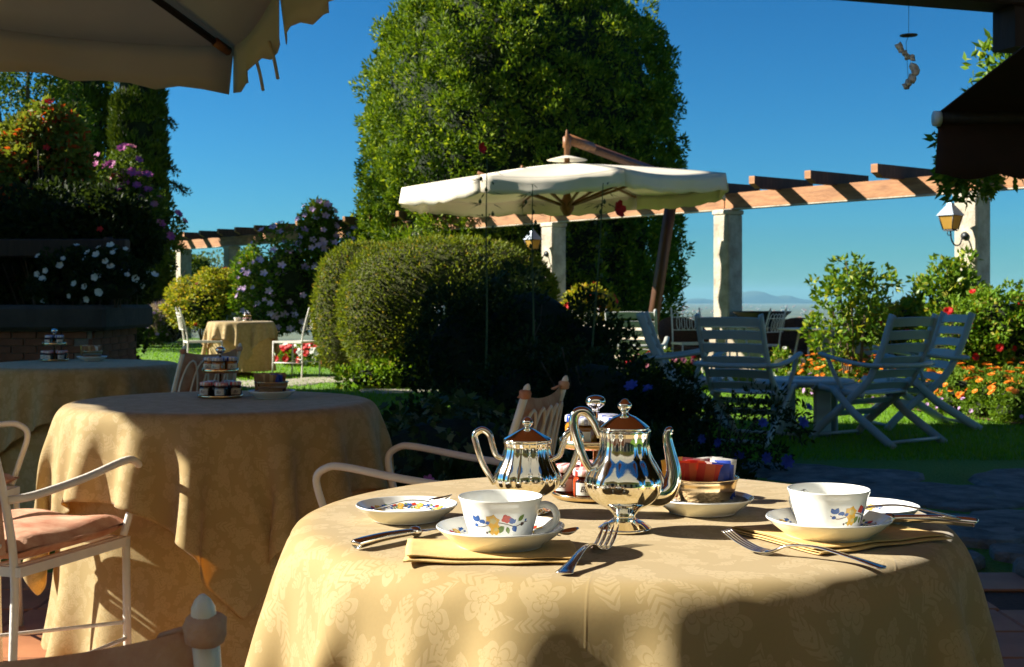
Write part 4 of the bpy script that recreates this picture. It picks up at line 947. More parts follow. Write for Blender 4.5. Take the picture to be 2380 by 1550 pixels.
spoon('silver spoon resting across the floral side plate, bowl raised', (-.129, 1.728, tz + .0185), R_(9), R_(-104), .64)
spoon('small silver teaspoon lying in the left saucer beside the cup', (S1[0] + .052, S1[1] - .036, S1[2] + .0135), R_(3), R_(-60), .55)
spoon('silver spoon handle resting on the edge of the right-hand saucer', (.475, 1.635, tz + .024), R_(4), R_(80), .9)
def knife(label, loc, rz):
    t = thing('table_knife', label, 'knife', loc, rz, 'silver table knives')
    q = MB(); q.sweep(smooth_path([(0, -.105, .0055), (0, -.10, .0065), (0, -.06, .0078), (0, -.02, .0068), (0, -.006, .006)], 4), list(np.interp(np.linspace(0, 1, 17), [0, .06, .3, .8, 1], [.003, .0075, .0082, .0062, .0055])), list(np.interp(np.linspace(0, 1, 17), [0, .06, .3, .8, 1], [.002, .0055, .0064, .0050, .0045])), n=12); q.build('handle', M['steel'], t)
    q = MB(); q.sweep([(0, -.008, .006), (0, -.003, .006), (0, .003, .006), (0, .008, .0055)], [.0055, .0085, .0085, .004], [.0045, .007, .007, .002], n=12); q.build('bolster', M['steel'], t)
    q = MB(); q.sweep(smooth_path([(0, .006, .0055), (0, .05, .0045), (0, .09, .004), (.002, .105, .004)], 4), [.008] * 10 + [.007, .005, .001], .0009, n=8); q.build('blade', M['steel'], t)
knife('silver table knife with heavy handle left of the cup', (-.1205, 1.607, tz), math.atan2(.082, .0635) - math.pi / 2)
knife('silver table knife lying on the right-hand napkin in shade', (.482, 1.652, tz + .009), math.atan2(.035, -.11) - math.pi / 2)

# ---- napkins folded in three
def napkin(label, loc, rz, wu, wv, seed):
    r = random.Random(seed); cs = [(wv, .0012), (wv * .6, .0010), (.02, .0012), (.004, .0012), (.0, .0026), (.004, .0040), (.03, .0036), (wv * .6, .0034), (wv - .006, .0038), (wv - .001, .0050), (wv - .006, .0062), (wv * .6, .0058), (.03, .0058), (.010, .0066), (.007, .0076), (.012, .0084), (.05, .0076), (wv * .98, .0074)]
    cs = smooth_path(cs, 3); V = []; U = []; n = 28
    for i in range(n + 1):
        u = i / n
        for k, (v, z) in enumerate(cs):
            lift = (.72 + .35 * math.exp(-u * 7)) * z + .0006 * math.sin(u * 9 + v * 40 + seed); V.append(((u - .5) * wu + .002 * math.sin(k * .31 + seed), v + .004 * math.sin(u * 5 + seed) + .002 * math.sin(u * 17), lift)); U.append((u * wu, k * .01))
    m = len(cs); Fs = [(i * m + k, i * m + k + 1, i * m + m + k + 1, i * m + m + k) for i in range(n) for k in range(m - 1)]
    o = link('napkin', np_mesh('napkin', V, Fs, True, uv=U), M['linen'], loc=loc, rot=(0, 0, rz)); so = o.modifiers.new('t', 'SOLIDIFY'); so.thickness = .0006; so.offset = 0
    tag(o, label, 'napkin', 'folded gold napkins')
napkin('folded gold napkin with open edge under the left saucer', (-.022, 1.438, tz), R_(2), .195, .115, 1)
napkin('folded gold napkin set slanting under the right saucer', (.4445, 1.5345, tz), R_(26), .205, .17, 4)

# ---- jam stands, jars, sugar bowls
JAM = {'red': mat('red_jam', (.42, .05, .012), .1, var=.3, scale=60, coat=.6), 'amber': mat('amber_jam', (.55, .20, .02), .1, var=.3, scale=60, coat=.6), 'dark': mat('berry_jam', (.035, .008, .012), .1, var=.3, coat=.6)}
LID = {'red': gingham('red_gingham_lid', (.72, .02, .02)), 'blue': gingham('blue_gingham_lid', (.02, .06, .42))}
gm, gn, gb, go = nmat('jar_glass'); gl_ = N(gn, 'ShaderNodeBsdfGlossy'); gl_.inputs['Roughness'].default_value = .03; tp = N(gn, 'ShaderNodeBsdfTransparent'); fz = N(gn, 'ShaderNodeFresnel'); fz.inputs[0].default_value = 1.5
gx = N(gn, 'ShaderNodeMixShader'); gn.links.new(fz.outputs[0], gx.inputs[0]); gn.links.new(tp.outputs[0], gx.inputs[1]); gn.links.new(gl_.outputs[0], gx.inputs[2]); gn.links.new(gx.outputs[0], go.inputs[0])
jar_me = {}
def jar_parts():
    q = MB(); q.lathe(smooth_path([(0, .0), (.0195, .0005), (.021, .003), (.021, .026), (.019, .031), (.0175, .034), (.0178, .036)], 3), 20, cap=False); jar_me['glass'] = q.mesh('glass')
    q = MB(); q.lathe([(0, .002), (.0192, .0022), (.0198, .005), (.0198, .026), (.017, .031), (0, .0315)], 20); jar_me['jam'] = q.mesh('jam')
    q = MB(); q.lathe([(0, .0435), (.0175, .0432), (.0195, .042), (.0200, .039), (.0200, .0335), (.0192, .033), (.0192, .036), (0, .036)], 28, fr=lambda a, z: 1 + (.012 * math.cos(24 * a) if .033 < z < .0425 else 0)); jar_me['lid'] = q.mesh('lid')
    V = []; Fs = []
    for i in range(9):
        a = R_(-90 - 42 + 84 * i / 8)
        for z in (.006, .024): V.append((.02125 * math.cos(a), .02125 * math.sin(a), z))
    Fs = [(2 * i, 2 * i + 2, 2 * i + 3, 2 * i + 1) for i in range(8)]; q = MB(); q.add(V, Fs); jar_me['label'] = q.mesh('label')
    cu = bpy.data.curves.new('script', 'FONT'); cu.body = 'Bo'; cu.size = .012; cu.shear = .35; ob = bpy.data.objects.new('script', cu); COL.objects.link(ob)
    dg = bpy.context.evaluated_depsgraph_get(); me = bpy.data.meshes.new_from_object(ob.evaluated_get(dg)); bpy.data.objects.remove(ob)
    for v in me.vertices: x, y = v.co.x - .009, v.co.y + .011; a = R_(-90) + x / .0214; v.co = (.02145 * math.cos(a), .02145 * math.sin(a), y)
    me.update(); jar_me['writing'] = me
jar_parts()
def jar(x, y, z, rz, jam, lid, label, group):
    t = thing('jam_jar', label, 'jar', (x, y, z), rz, group)
    for k, m in (('glass', gm), ('jam', JAM[jam]), ('lid', LID[lid]), ('label', M['paper'])):
        o = bpy.data.objects.new(k, jar_me[k]); COL.objects.link(o); o.parent = t
        if not jar_me[k].materials: jar_me[k].materials.append(m)
        o.material_slots[0].link = 'OBJECT'; o.material_slots[0].material = m
        if k == 'label': w_ = link('writing', jar_me['writing'], M['ink'], o)
def jam_stand(x, y, z, where, rz=0.0, low='red', up='amber'):
    t = thing('jam_stand', 'two-tier gilt stand of small jam jars %s' % where, 'stand', (x, y, z), 0, 'two-tier jam stands')
    q = MB(); q.lathe([(0, 0), (.062, 0), (.066, .003), (.067, .008), (.065, .009), (.063, .005), (0, .004)], 48); q.build('lower_tray', M['gold'], t)
    q = MB(); q.lathe([(0, .074), (.050, .074), (.054, .077), (.055, .087), (.053, .0875), (.052, .079), (0, .077)], 48); q.build('upper_tray', M['gold'], t)
    q = MB(); q.lathe([(.004, .004), (.004, .128), (.0055, .129)], 14); q.build('rod', M['gold'], t)
    q = MB(); q.lathe(smooth_path([(.0055, .127), (.0062, .132), (.010, .1345), (.0142, .139), (.0145, .144), (.0115, .149), (.005, .1515), (0, .152)], 4), 28); q.build('knob', M['silver'], t)
    for k in range(5): a = R_(72 * k + 18) + rz; jar(x + .043 * math.cos(a), y + .043 * math.sin(a), z + .0045, R_(25 * math.sin(k * 2)), low, 'red', 'small jam jar with red gingham lid, lower tray %s' % where, 'red-lidded jam jars ' + where)
    for k in range(4): a = R_(90 * k + 40) + rz; jar(x + .031 * math.cos(a), y + .031 * math.sin(a), z + .0775, R_(30 * math.cos(k * 2)), up, 'blue', 'small jam jar with blue gingham lid, upper tray %s' % where, 'blue-lidded jam jars ' + where)
SM = {}
def stripe(name, c, c2, f0, f1):
    m, n, b, out = nmat(name); tc = N(n, 'ShaderNodeTexCoord'); sx = N(n, 'ShaderNodeSeparateXYZ'); n.links.new(tc.outputs['Generated'], sx.inputs[0])
    k = math_(n, 'MULTIPLY', math_(n, 'GREATER_THAN', sx.outputs[0], f0), math_(n, 'LESS_THAN', sx.outputs[0], f1)); n.links.new(mixc(n, k, c, c2), b.inputs['Base Color']); b.inputs['Roughness'].default_value = .45; return m
SM['blue'] = stripe('blue_sachet', (.02, .06, .40), (.8, .8, .78), .0, .28); SM['red'] = stripe('red_sachet', (.55, .03, .02), (.62, .10, .03), .3, .7)
SM['white'] = stripe('white_sachet', (.80, .78, .74), (.72, .72, .70), .4, .5); SM['pink'] = stripe('pink_sachet', (.62, .18, .22), (.78, .6, .55), .6, .9); SM['yellow'] = stripe('yellow_sachet', (.70, .62, .10), (.8, .78, .6), .5, .8); SM['brown'] = stripe('brown_sachet', (.28, .16, .08), (.5, .36, .2), .4, .7)
V = []; Fs = []; nu, nv = 8, 8
for s in (0, 1):
    for i in range(nu + 1):
        for j in range(nv + 1):
            u, v = i / nu * 2 - 1, j / nv * 2 - 1; e = max(0, (1 - u ** 4) * (1 - v ** 6)); V.append((u * .017, (1 if s else -1) * .0026 * e, v * .026 + .026))
for s in (0, 1):
    for i in range(nu):
        for j in range(nv): a = s * 81 + i * 9 + j; f = (a, a + 9, a + 10, a + 1); Fs.append(f if not s else f[::-1])
q = MB(); q.add(V, Fs); sach = q.mesh('sachet')
def sugar_bowl(x, y, z, where, items, rz=0.0):
    saucer('scalloped plate with a paper doily under the bowl %s' % where, (x, y, z), .2 + rz, (), .93)
    d = MB(); d.lathe([(0, .0074), (.040, .0085), (.052, .0125), (.060, .018)], 64, fr=lambda a, zz: 1 + .05 * abs(math.sin(14 * a)) * (zz > .015)); o = d.build('paper_doily', M['doily'], loc=(x, y, z + .0005)); tag(o, 'lacy paper doily between plate and bowl %s' % where, 'doily', 'paper doilies'); o.modifiers.new('t', 'SOLIDIFY').thickness = .0004
    t = thing('sugar_bowl', 'shiny bowl filled with paper sachets %s' % where, 'bowl', (x, y, z + .008), rz, 'sachet bowls')
    q = MB(); q.lathe(smooth_path([(0, .001), (.026, 0), (.030, .001), (.038, .010), (.045, .024), (.048, .036), (.0505, .040), (.0498, .0415), (.047, .0395), (.044, .026), (.036, .011), (.026, .004), (0, .004)], 3), 56); q.build('dish', M['gold'], t)
    for k, (c, dx, dy, ang, tilt) in enumerate(items):
        o = bpy.data.objects.new('sachet', sach); COL.objects.link(o)
        if not sach.materials: sach.materials.append(SM['red'])
        o.material_slots[0].link = 'OBJECT'; o.material_slots[0].material = SM[c]
        o.location = (x + dx, y + dy, z + .022); o.rotation_euler = (tilt, random.uniform(-.12, .12), R_(ang)); tag(o, '%s paper sachet standing in the bowl %s' % (c, where), 'sachet', c + ' sachets ' + where)
ITEMS = [('red', -.028, -.016, 10, .30), ('red', -.012, -.020, -4, .25), ('red', .000, -.020, 6, .32), ('red', -.024, -.004, 0, .2), ('red', -.008, -.006, -8, .15), ('pink', -.018, .010, 5, -.1), ('pink', -.002, .006, -6, .1),
         ('blue', .014, -.020, -12, .22), ('blue', .024, -.010, -25, .3), ('blue', .030, -.002, -35, .2), ('white', .006, .014, 0, -.2), ('white', .018, .012, -6, -.15), ('white', .026, .008, -10, -.1), ('yellow', -.034, .006, 20, -.1)]
W1, W2, W3 = 'on the near table', 'on the middle table', 'on the well-side table'
jam_stand(.125, 1.93, tz, W1, .25); sugar_bowl(.264, 1.79, tz, W1, ITEMS)
jam_stand(-.872, 3.86, tz, W2, .9, 'dark', 'amber'); sugar_bowl(-.715, 3.84, tz, W2, [(('brown', 'brown', 'brown', 'brown', 'brown', 'pink', 'brown', 'blue', 'blue', 'brown', 'white', 'brown', 'brown', 'brown')[i],) + it[1:] for i, it in enumerate(ITEMS)])
jam_stand(-2.17, 6.12, tz, W3, .4, 'dark', 'dark'); sugar_bowl(-1.985, 6.1, tz, W3, [(('brown', 'brown', 'brown', 'blue', 'brown', 'brown', 'brown', 'brown', 'white', 'brown', 'white', 'white', 'brown', 'yellow')[i],) + it[1:] for i, it in enumerate(ITEMS)])
o = thing('cup', 'small white cup standing on the cloth of the lawn table', 'cup', (-3.82, 17.95, TH - .018), 0)
q = MB(); q.lathe([(max(0, r), z) for r, z in cup_prof], 24); q.build('body', M['china'], o); q = MB(); q.sweep(smooth_path([(.043, 0, .04), (.063, 0, .035), (.041, 0, .01)]), .005, n=6); q.build('handle', M['china'], o)
jam_stand(-3.66, 17.85, TH - .018, 'on the lawn table', .4, 'dark', 'dark')
# ================================================================== PLANTS
def unit(a): return a / (np.linalg.norm(a, axis=-1, keepdims=True) + 1e-9)
def leaves(Pn, Nn, Ln, Wn, r, spread=.8, up=0.0, fold=.18):
    """one two-triangle leaf per point, folded along the midrib"""
    n = len(Pn); a = unit(Nn + r.normal(0, spread, (n, 3)) + np.array([0, 0, up])); rv = r.normal(0, 1, (n, 3)); t = unit(np.cross(a, rv)); nn = np.cross(t, a)
    Ls = (Ln * r.uniform(.65, 1.2, n))[:, None]; Ws = (Wn * r.uniform(.7, 1.2, n))[:, None] / 2
    V = np.stack([Pn, Pn + a * Ls * .45 + t * Ws + nn * Ws * fold * 2, Pn + a * Ls, Pn + a * Ls * .45 - t * Ws + nn * Ws * fold * 2], 1).reshape(-1, 3)
    b = np.arange(n)[:, None] * 4; Fc = np.concatenate([b + np.array([[0, 1, 2]]), b + np.array([[0, 2, 3]])], 1).reshape(-1, 3)
    return V, Fc
def clump_leaves(C, Nc, rc, per, Ln, Wn, seed, spread=.7, up=0.0, bias=.7):
    r = np.random.default_rng(seed); C = np.repeat(C, per, 0); Nr = np.repeat(Nc, per, 0); rc = np.repeat(np.broadcast_to(rc, (len(C) // per,)), per)
    d = unit(unit(r.normal(0, 1, C.shape)) + bias * Nr); Pn = C + d * (rc * r.uniform(.35, 1.0, len(C)) ** .6)[:, None]
    return leaves(Pn, d, Ln, Wn, r, spread, up)
def surf_profile(prof, n, seed, jit=.12):
    """points and normals on a body of revolution given as (r, z)"""
    r = np.random.default_rng(seed); pr = np.array(prof, float); seg = np.hypot(*np.diff(pr, axis=0).T); wgt = seg * (pr[1:, 0] + pr[:-1, 0]); k = r.choice(len(seg), n, p=wgt / wgt.sum()); f = r.uniform(0, 1, n)
    rr = pr[k, 0] + (pr[k + 1, 0] - pr[k, 0]) * f; zz = pr[k, 1] + (pr[k + 1, 1] - pr[k, 1]) * f; a = r.uniform(0, 2 * np.pi, n)
    dr, dz = pr[k + 1, 0] - pr[k, 0], pr[k + 1, 1] - pr[k, 1]; nr, nz = dz, -dr; Nn = unit(np.stack([nr * np.cos(a), nr * np.sin(a), nz], -1)); rr = rr * (1 + r.normal(0, jit, n) * .5)
    return np.stack([rr * np.cos(a), rr * np.sin(a), zz], -1), Nn
def surf_ellipsoid(n, rx, ry, rz, cz, seed, zmin=-1.0, fill=.25):
    r = np.random.default_rng(seed); d = unit(r.normal(0, 1, (n * 3, 3))); d = d[d[:, 2] > zmin][:n]; k = 1 - fill * r.uniform(0, 1, (len(d), 1)) ** 2
    return d * np.array([rx, ry, rz]) * k + np.array([0, 0, cz]), unit(d / np.array([rx, ry, rz]))
def stems(n, rbase, top, h0, seed, rad=.012, spread=1.0):
    r = random.Random(seed); q = MB()
    for k in range(n):
        a = r.uniform(0, 6.28); b = top * r.uniform(.3, 1) * spread; hh = h0 * r.uniform(.7, 1.0)
        pts = smooth_path([(rbase * math.cos(a), rbase * math.sin(a), -.02), (b * .5 * math.cos(a) + r.uniform(-.05, .05), b * .5 * math.sin(a), hh * .5), (b * math.cos(a + .2), b * math.sin(a + .2), hh)], 4); m = len(pts)
        q.sweep(pts, [rad * (1 - .75 * i / m) for i in range(m)], n=6)
    return q
# flower heads shared by all plants
def petal_mesh(name, k, r, cup_, layers=1, w=.75):
    q = MB(); rr = random.Random(k)
    for l in range(layers):
        s = 1 - .28 * l; c = cup_ + .32 * l
        for i in range(k):
            a = 2 * math.pi * (i + .5 * l) / k + rr.uniform(-.1, .1); ca, sa = math.cos(a), math.sin(a); tx, ty = -sa, ca
            def pt(x, y, z): return (x * ca + y * tx, x * sa + y * ty, z)
            R0 = r * s; wv = R0 * w
            q.add([pt(0, 0, .02 * R0 * l), pt(.55 * R0, wv * .5, R0 * c * .5), pt(R0, wv * .25, R0 * c * .8 + rr.uniform(-.1, .1) * R0), pt(R0, -wv * .25, R0 * c * .8), pt(.55 * R0, -wv * .5, R0 * c * .5)], [(0, 1, 2, 3, 4)])
    return q.mesh(name)
FL = {'five': petal_mesh('flower', 5, 1.0, .35), 'pom': petal_mesh('flower', 9, 1.0, .25, 4, .8), 'tuft': petal_mesh('flower', 7, 1.0, .5, 2, .6), 'trumpet': petal_mesh('flower', 5, 1.0, .8, 1, 1.1)}
def add_flowers(t, pts, nrm, kind, m, size, seed, name='flower'):
    r = random.Random(seed); me = FL[kind]
    if not me.materials: me.materials.append(m)
    for p, nv in zip(pts, nrm):
        o = bpy.data.objects.new(name, me); COL.objects.link(o); o.parent = t; o.location = tuple(p); s = size * r.uniform(.7, 1.15); o.scale = (s, s, s)
        o.rotation_euler = Vector(nv).to_track_quat('Z', 'Y').to_euler(); o.material_slots[0].link = 'OBJECT'; o.material_slots[0].material = m
def core(prof, m, parent, name='inner_branches', k=.86, seed=0):  # solid body added inside a crown to block light
    q = MB(); ph = seed * 1.7; q.lathe([(r * k, z) for r, z in prof], 28, fr=lambda a, z: 1 + .05 * math.sin(3 * a + z * 2 + ph) + .04 * math.sin(7 * a - z * 3)); return q.build(name, m, parent)
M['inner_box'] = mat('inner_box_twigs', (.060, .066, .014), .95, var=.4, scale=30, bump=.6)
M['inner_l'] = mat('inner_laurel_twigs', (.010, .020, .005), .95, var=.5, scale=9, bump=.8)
M['inner'] = mat('inner_twigs', (.012, .018, .006), .95, var=.4, scale=6, bump=.6)  # dark fill of the light-blocking cores, not modelled twigs
def front(pts, nrm, n, seed, fy=.25, zmin=-9):
    """pick n points that face the viewer"""
    r = np.random.default_rng(seed); ok = np.where((nrm[:, 1] < fy) & (pts[:, 2] > zmin))[0]; k = r.choice(ok, min(n, len(ok)), replace=False); return pts[k], nrm[k]

# ---- the big clipped laurel
lt_ = thing('laurel_tree', 'huge clipped evergreen tree shaped like a drum behind the pergola', 'tree', (.18, 27.0, -.05))
lp = [(2.75, .2), (2.95, 1.2), (3.08, 2.4), (3.06, 3.6), (3.02, 4.8), (2.95, 5.6), (2.78, 6.3), (2.45, 6.9), (1.7, 7.3), (.2, 7.45)]
C, Nc = surf_profile(lp, 1700, 11, .08); rr = np.random.default_rng(5); rc = rr.uniform(.12, .32, len(C))
C = C + Nc * (rr.normal(0, .06, len(C)))[:, None]
V, Fc = clump_leaves(C, Nc, rc, 64, .115, .048, 12, .6, .5, .9)
link('crown', np_mesh('crown', V, Fc), L['laurel'], lt_)
core(lp, M['inner_l'], lt_, k=.885)
pf, nf = surf_profile([(r * .965, z) for r, z in lp], 34000, 16, .05); V, Fc = leaves(pf, nf, .11, .046, np.random.default_rng(17), .75, .4); link('inner_foliage', np_mesh('inner_foliage', V, Fc), L['laurel'], lt_)
tip = surf_profile([(2.95, 1.0), (3.0, 3.5), (2.7, 6.3), (1.5, 7.2), (.3, 7.4)], 300, 14, .03)
V, Fc = clump_leaves(tip[0] + tip[1] * .22, tip[1], .13, 16, .15, .06, 15, .5, 1.0, .9); link('shoots', np_mesh('shoots', V, Fc), L['laurel'], lt_)
q = MB(); q.sweep([(0, 0, 0), (.05, 0, 1.5), (0, 0, 3)], [.32, .26, .2], n=10); q.build('trunk', M['bark'], lt_)
# ---- clipped boxwood
def boxwood(u, Y, rx, ry, top, label, seed, nl):
    t = thing('boxwood', label, 'shrub', ((u - CX) / F * Y, Y, -.02)); cz = top * .5
    r = np.random.default_rng(seed); d = unit(r.normal(0, 1, (nl, 3))); e = .62; sg = np.sign(d) * np.abs(d) ** e; sg = sg / np.abs(np.sum(np.abs(d) ** (2 * 1.0), -1, keepdims=True)) ** .5
    k = (np.sum(np.abs(d) ** 2.8, -1, keepdims=True)) ** (-1 / 2.8); bump_ = 1 + .025 * np.sin(d[:, :1] * 9 + seed) * np.cos(d[:, 2:] * 8) - .05 * r.uniform(0, 1, (nl, 1)) ** 2
    Pn = d * k * bump_ * np.array([rx, ry, top * .5]) + np.array([0, 0, cz]); V, Fc = leaves(Pn, d, .038, .024, r, .8); link('crown', np_mesh('crown', V, Fc), L['box'], t)
    k2 = r.choice(nl, nl // 9, replace=False); off_ = (.02 + .05 * r.uniform(0, 1, (len(k2), 1)) ** 2); V, Fc = leaves(Pn[k2] + d[k2] * off_ * .5, d[k2], .062, .022, r, .45, .35); link('shoots', np_mesh('shoots', V, Fc), L['boxs'], t)
    q = MB(); V2 = []; n1, n2 = 28, 18
    for j in range(n2 + 1):
        for i in range(n1):
            a, b = 2 * math.pi * i / n1, math.pi * (j / n2 - .5); dd = np.array([math.cos(a) * math.cos(b), math.sin(a) * math.cos(b), math.sin(b)]); kk = (np.sum(np.abs(dd) ** 2.8)) ** (-1 / 2.8); V2.append(tuple(dd * kk * .955 * np.array([rx, ry, top * .5]) + np.array([0, 0, cz])))
    q.add(V2, [(j * n1 + i, j * n1 + (i + 1) % n1, j * n1 + n1 + (i + 1) % n1, j * n1 + n1 + i) for j in range(n2) for i in range(n1)]); q.build('inner_branches', M['inner_box'], t)
    st = stems(4, .1, .2, top * .5, seed, .03); st.build('trunk', M['bark'], t)
boxwood(1042, 16.0, 1.33, 1.1, 1.80, 'broad clipped boxwood dome with sunlit crest in mid garden', 21, 42000)
boxwood(848, 17.3, .66, .7, 1.80, 'smaller rounded boxwood tucked behind the broad clipped dome', 22, 22000)
# ---- general shrub builder
def shrub(name, label, cat, loc, ell, nC, rc, per, lf, mat_, seed, flowers=None, nstem=6, stem_h=.8, srad=.014, zmin=-.6, fill=.5, group=None, up=.25, corek=.7, spread=.7, stemm=None):
    """ell: list of (cx, cy, cz, rx, ry, rz)"""
    t = thing(name, label, cat, loc, 0, group); Cs, Ns = [], []
    for i, (cx, cy_, cz, rx, ry, rz) in enumerate(ell):
        c, nn = surf_ellipsoid(max(4, nC // len(ell)), rx, ry, rz, 0, seed * 13 + i, zmin, fill); Cs.append(c + np.array([cx, cy_, cz])); Ns.append(nn)
        if corek:
            q = MB(); q.lathe([(math.sin(math.pi * j / 10) * .999, -math.cos(math.pi * j / 10)) for j in range(11)], 16, M=Matrix.Translation((cx, cy_, cz)) @ Matrix.Diagonal((rx * corek, ry * corek, rz * corek, 1))); q.build('inner_branches', M['inner'], t)
    C, Nc = np.concatenate(Cs), np.concatenate(Ns); V, Fc = clump_leaves(C, Nc, rc, per, lf[0], lf[1], seed + 1, spread, up); link('foliage', np_mesh('foliage', V, Fc), mat_, t)
    top = max(e[2] + e[5] for e in ell); wd = max(abs(e[0]) + e[3] for e in ell)
    if nstem: stems(nstem, .06, wd * .7, top * stem_h, seed, srad).build('stems', stemm or M['bark'], t)
    for k, (kind, m, n, size, fy, zm) in enumerate(flowers or []):
        p, nv = front(C, Nc, n, seed + 7 + k, fy, zm); add_flowers(t, p + nv * (rc * .9 + lf[0] * (.9 if name == 'marigold' else .4)) + np.array([0, 0, .012 if name == 'marigold' else 0]), unit(nv + (np.array([0, 0, .9]) if name == 'marigold' else np.array([0, -.6, .35]))), kind, m, size, seed + k)
    return t
def at(u, Y, z=-.02): return ((u - CX) / F * Y, Y, z)
shrub('hibiscus_bush', 'tall hibiscus bush covered in lilac flowers behind the boxwood', 'shrub', at(745, 27), [(-.55, 0, 1.1, .55, .5, 1.15), (.1, .1, 1.0, .62, .5, 1.25), (.65, .1, .95, .6, .5, 1.15), (-.05, 0, 2.15, .16, .2, .55), (.75, .1, 1.9, .2, .25, .4), (-.85, 0, .8, .35, .4, .8)], 420, .17, 46, (.085, .045), L['shrub'], 31, [('five', M['lilac_fl'], 190, .066, .3, .4)], 9, .9)
shrub('leafy_bush', 'bright green leafy bush at the left foot of the lilac hibiscus', 'shrub', at(598, 27.6), [(0, 0, .85, .36, .4, .95), (-.1, 0, 1.5, .22, .25, .5)], 150, .14, 44, (.08, .035), L['bright'], 32, [('five', M['lilac_fl'], 8, .05, .2, .5)], 5, .9)
shrub('rose_bush', 'yellow-green rose bush with reddening tips beside the lawn table', 'shrub', at(480, 28), [(0, 0, .95, .58, .5, .75), (.3, 0, 1.2, .35, .35, .5), (-.35, .1, .9, .35, .35, .6)], 230, .15, 40, (.075, .045), L['yellow'], 33, [('five', M['red_fl'], 6, .04, .2, .6)], 8, .85)
shrub('lavender', 'grey-violet lavender clump at the edge of the lawn', 'shrub', at(392, 28.5), [(0, 0, .40, .42, .4, .45), (-.35, .1, .35, .35, .3, .38)], 130, .12, 40, (.13, .012), leafmat('lavender_spikes', (.18, .16, .14), (.34, .28, .32), (.30, .22, .42), .3), 34, [('tuft', M['lilac_fl'], 20, .03, .2, .2)], 0, up=.9)
shrub('lavender', 'dark blue-violet flowering clump next to the brick well', 'shrub', at(335, 28.3), [(0, 0, .36, .40, .4, .42)], 90, .12, 40, (.10, .03), L['shrub'], 35, [('tuft', M['lilac_fl'], 26, .035, .2, .2)], 0, up=.6)
for o in bpy.data.objects:
    if o.name in ('hibiscus_bush', 'leafy_bush', 'rose_bush', 'lavender', 'lavender.001'): o.scale = {'h': (1.28, 1.28, 1.12), 'r': (1.25, 1.25, .95), 'l': (1.25, 1.25, 1.05)}[o.name[0]]
# red and white bed before the hibiscus
k = 0
for u in np.linspace(668, 858, 11):
    for row in range(2):
        Y = 21.3 - row * .8 - .8 * (u - 668) / 190; k += 1
        if k <= 2:
            pr = shrub('bedding_plant', ('low white-flowered bedding plant' if k == 1 else 'low red-flowered bedding plant') + ' in the border beyond the lawn chair', 'flower', at(u, Y), [(0, 0, .12, .15, .15, .14)], 22, .06, 26, (.05, .03), L['bright'], 300 + k, [('pom', M['white_fl'] if k == 1 else M['red_fl'], 7 if k == 1 else 5, .062, .2, .08)], 0, group=('white' if k == 1 else 'red') + ' bedding plants', corek=.8); pk = globals().setdefault('BED', []); pk.append(pr)
        else:
            copy_tree(BED[0] if (k * 7) % 10 < 6 else BED[1], loc=(at(u + random.uniform(-5, 5), Y)), rz=random.uniform(-.6, .6), label=(BED[0] if (k * 7) % 10 < 6 else BED[1])['label'], scale=random.uniform(.85, 1.25))
# ---- left-hand mass: turning shrub, crape myrtle, added shading hedge, petunias on the well
shrub('turning_shrub', 'tall shrub with reddening leaves and long shoots rising behind the brick well', 'shrub', at(120, 13.9), [(0, 0, 2.0, .62, .5, .70), (-.55, .1, 1.8, .5, .5, .8), (.35, 0, 1.75, .45, .45, .5), (-.1, 0, 2.65, .22, .22, .45), (.15, 0, 2.55, .14, .14, .40), (-.35, 0, 2.5, .16, .16, .4)], 330, .15, 40, (.085, .05), L['redleaf'], 41, [('five', M['red_fl'], 6, .05, .1, 1.6)], 8, .9, up=-.1)
shrub('crape_myrtle', 'crape myrtle with rose-pink flower trusses in front of the cypresses', 'shrub', at(300, 14.6), [(0, 0, 1.85, .42, .4, .55), (.22, 0, 1.75, .32, .35, .42), (-.1, 0, 2.25, .22, .25, .42)], 230, .13, 40, (.06, .03), L['shrub'], 42, [('tuft', M['rose_fl'], 70, .055, .2, 1.75), ('tuft', M['pink_fl'], 35, .05, .2, 1.8)], 6, .9)
shrub('climbing_vine', 'dark leafy climber arching over the well crossbeam', 'vine', at(150, 12.2), [(0, 0, 1.75, .75, .4, .35), (.5, 0, 1.6, .3, .35, .3), (-.6, .1, 1.3, .35, .4, .6)], 260, .13, 40, (.075, .045), L['dark'], 43, [('five', M['red_fl'], 4, .045, .1, 1.4)], 7, .8)
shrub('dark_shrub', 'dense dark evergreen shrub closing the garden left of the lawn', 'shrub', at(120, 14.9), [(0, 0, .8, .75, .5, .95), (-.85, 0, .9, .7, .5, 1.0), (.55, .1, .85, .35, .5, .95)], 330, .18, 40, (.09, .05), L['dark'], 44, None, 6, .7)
shrub('dark_shrub', 'tall dark evergreen at the foot of the two cypresses', 'shrub', at(325, 31.5), [(0, 0, 1.2, .8, .6, 1.4), (-1.6, 0, 1.3, 1.0, .6, 1.5)], 260, .2, 40, (.10, .05), L['dark'], 45, None, 4, .7)
hd = thing('yew_hedge', 'tall dark yew hedge standing left of the well outside the view', 'hedge', (-7.4, 13.6, -.02))  # added out of view to keep the lower shrubs in shade
q = MB(); q.box(-.45, .45, -1.6, 1.6, 0, 3.45, bev=.2); q.build('body', M['inner'], hd)
r_ = np.random.default_rng(3); n = 9000; fc = r_.integers(0, 3, n); Pn = np.stack([np.where(fc == 0, .47, np.where(fc == 1, -.47, r_.uniform(-.45, .45, n))), r_.uniform(-1.6, 1.6, n), np.where(fc == 2, 3.46, r_.uniform(0, 3.45, n))], -1); Nn = np.stack([np.where(fc == 0, 1., np.where(fc == 1, -1., 0)), np.zeros(n), np.where(fc == 2, 1., .2)], -1)
V, Fc = leaves(Pn, Nn, .10, .05, r_, .6); link('foliage', np_mesh('foliage', V, Fc), L['dark'], hd)
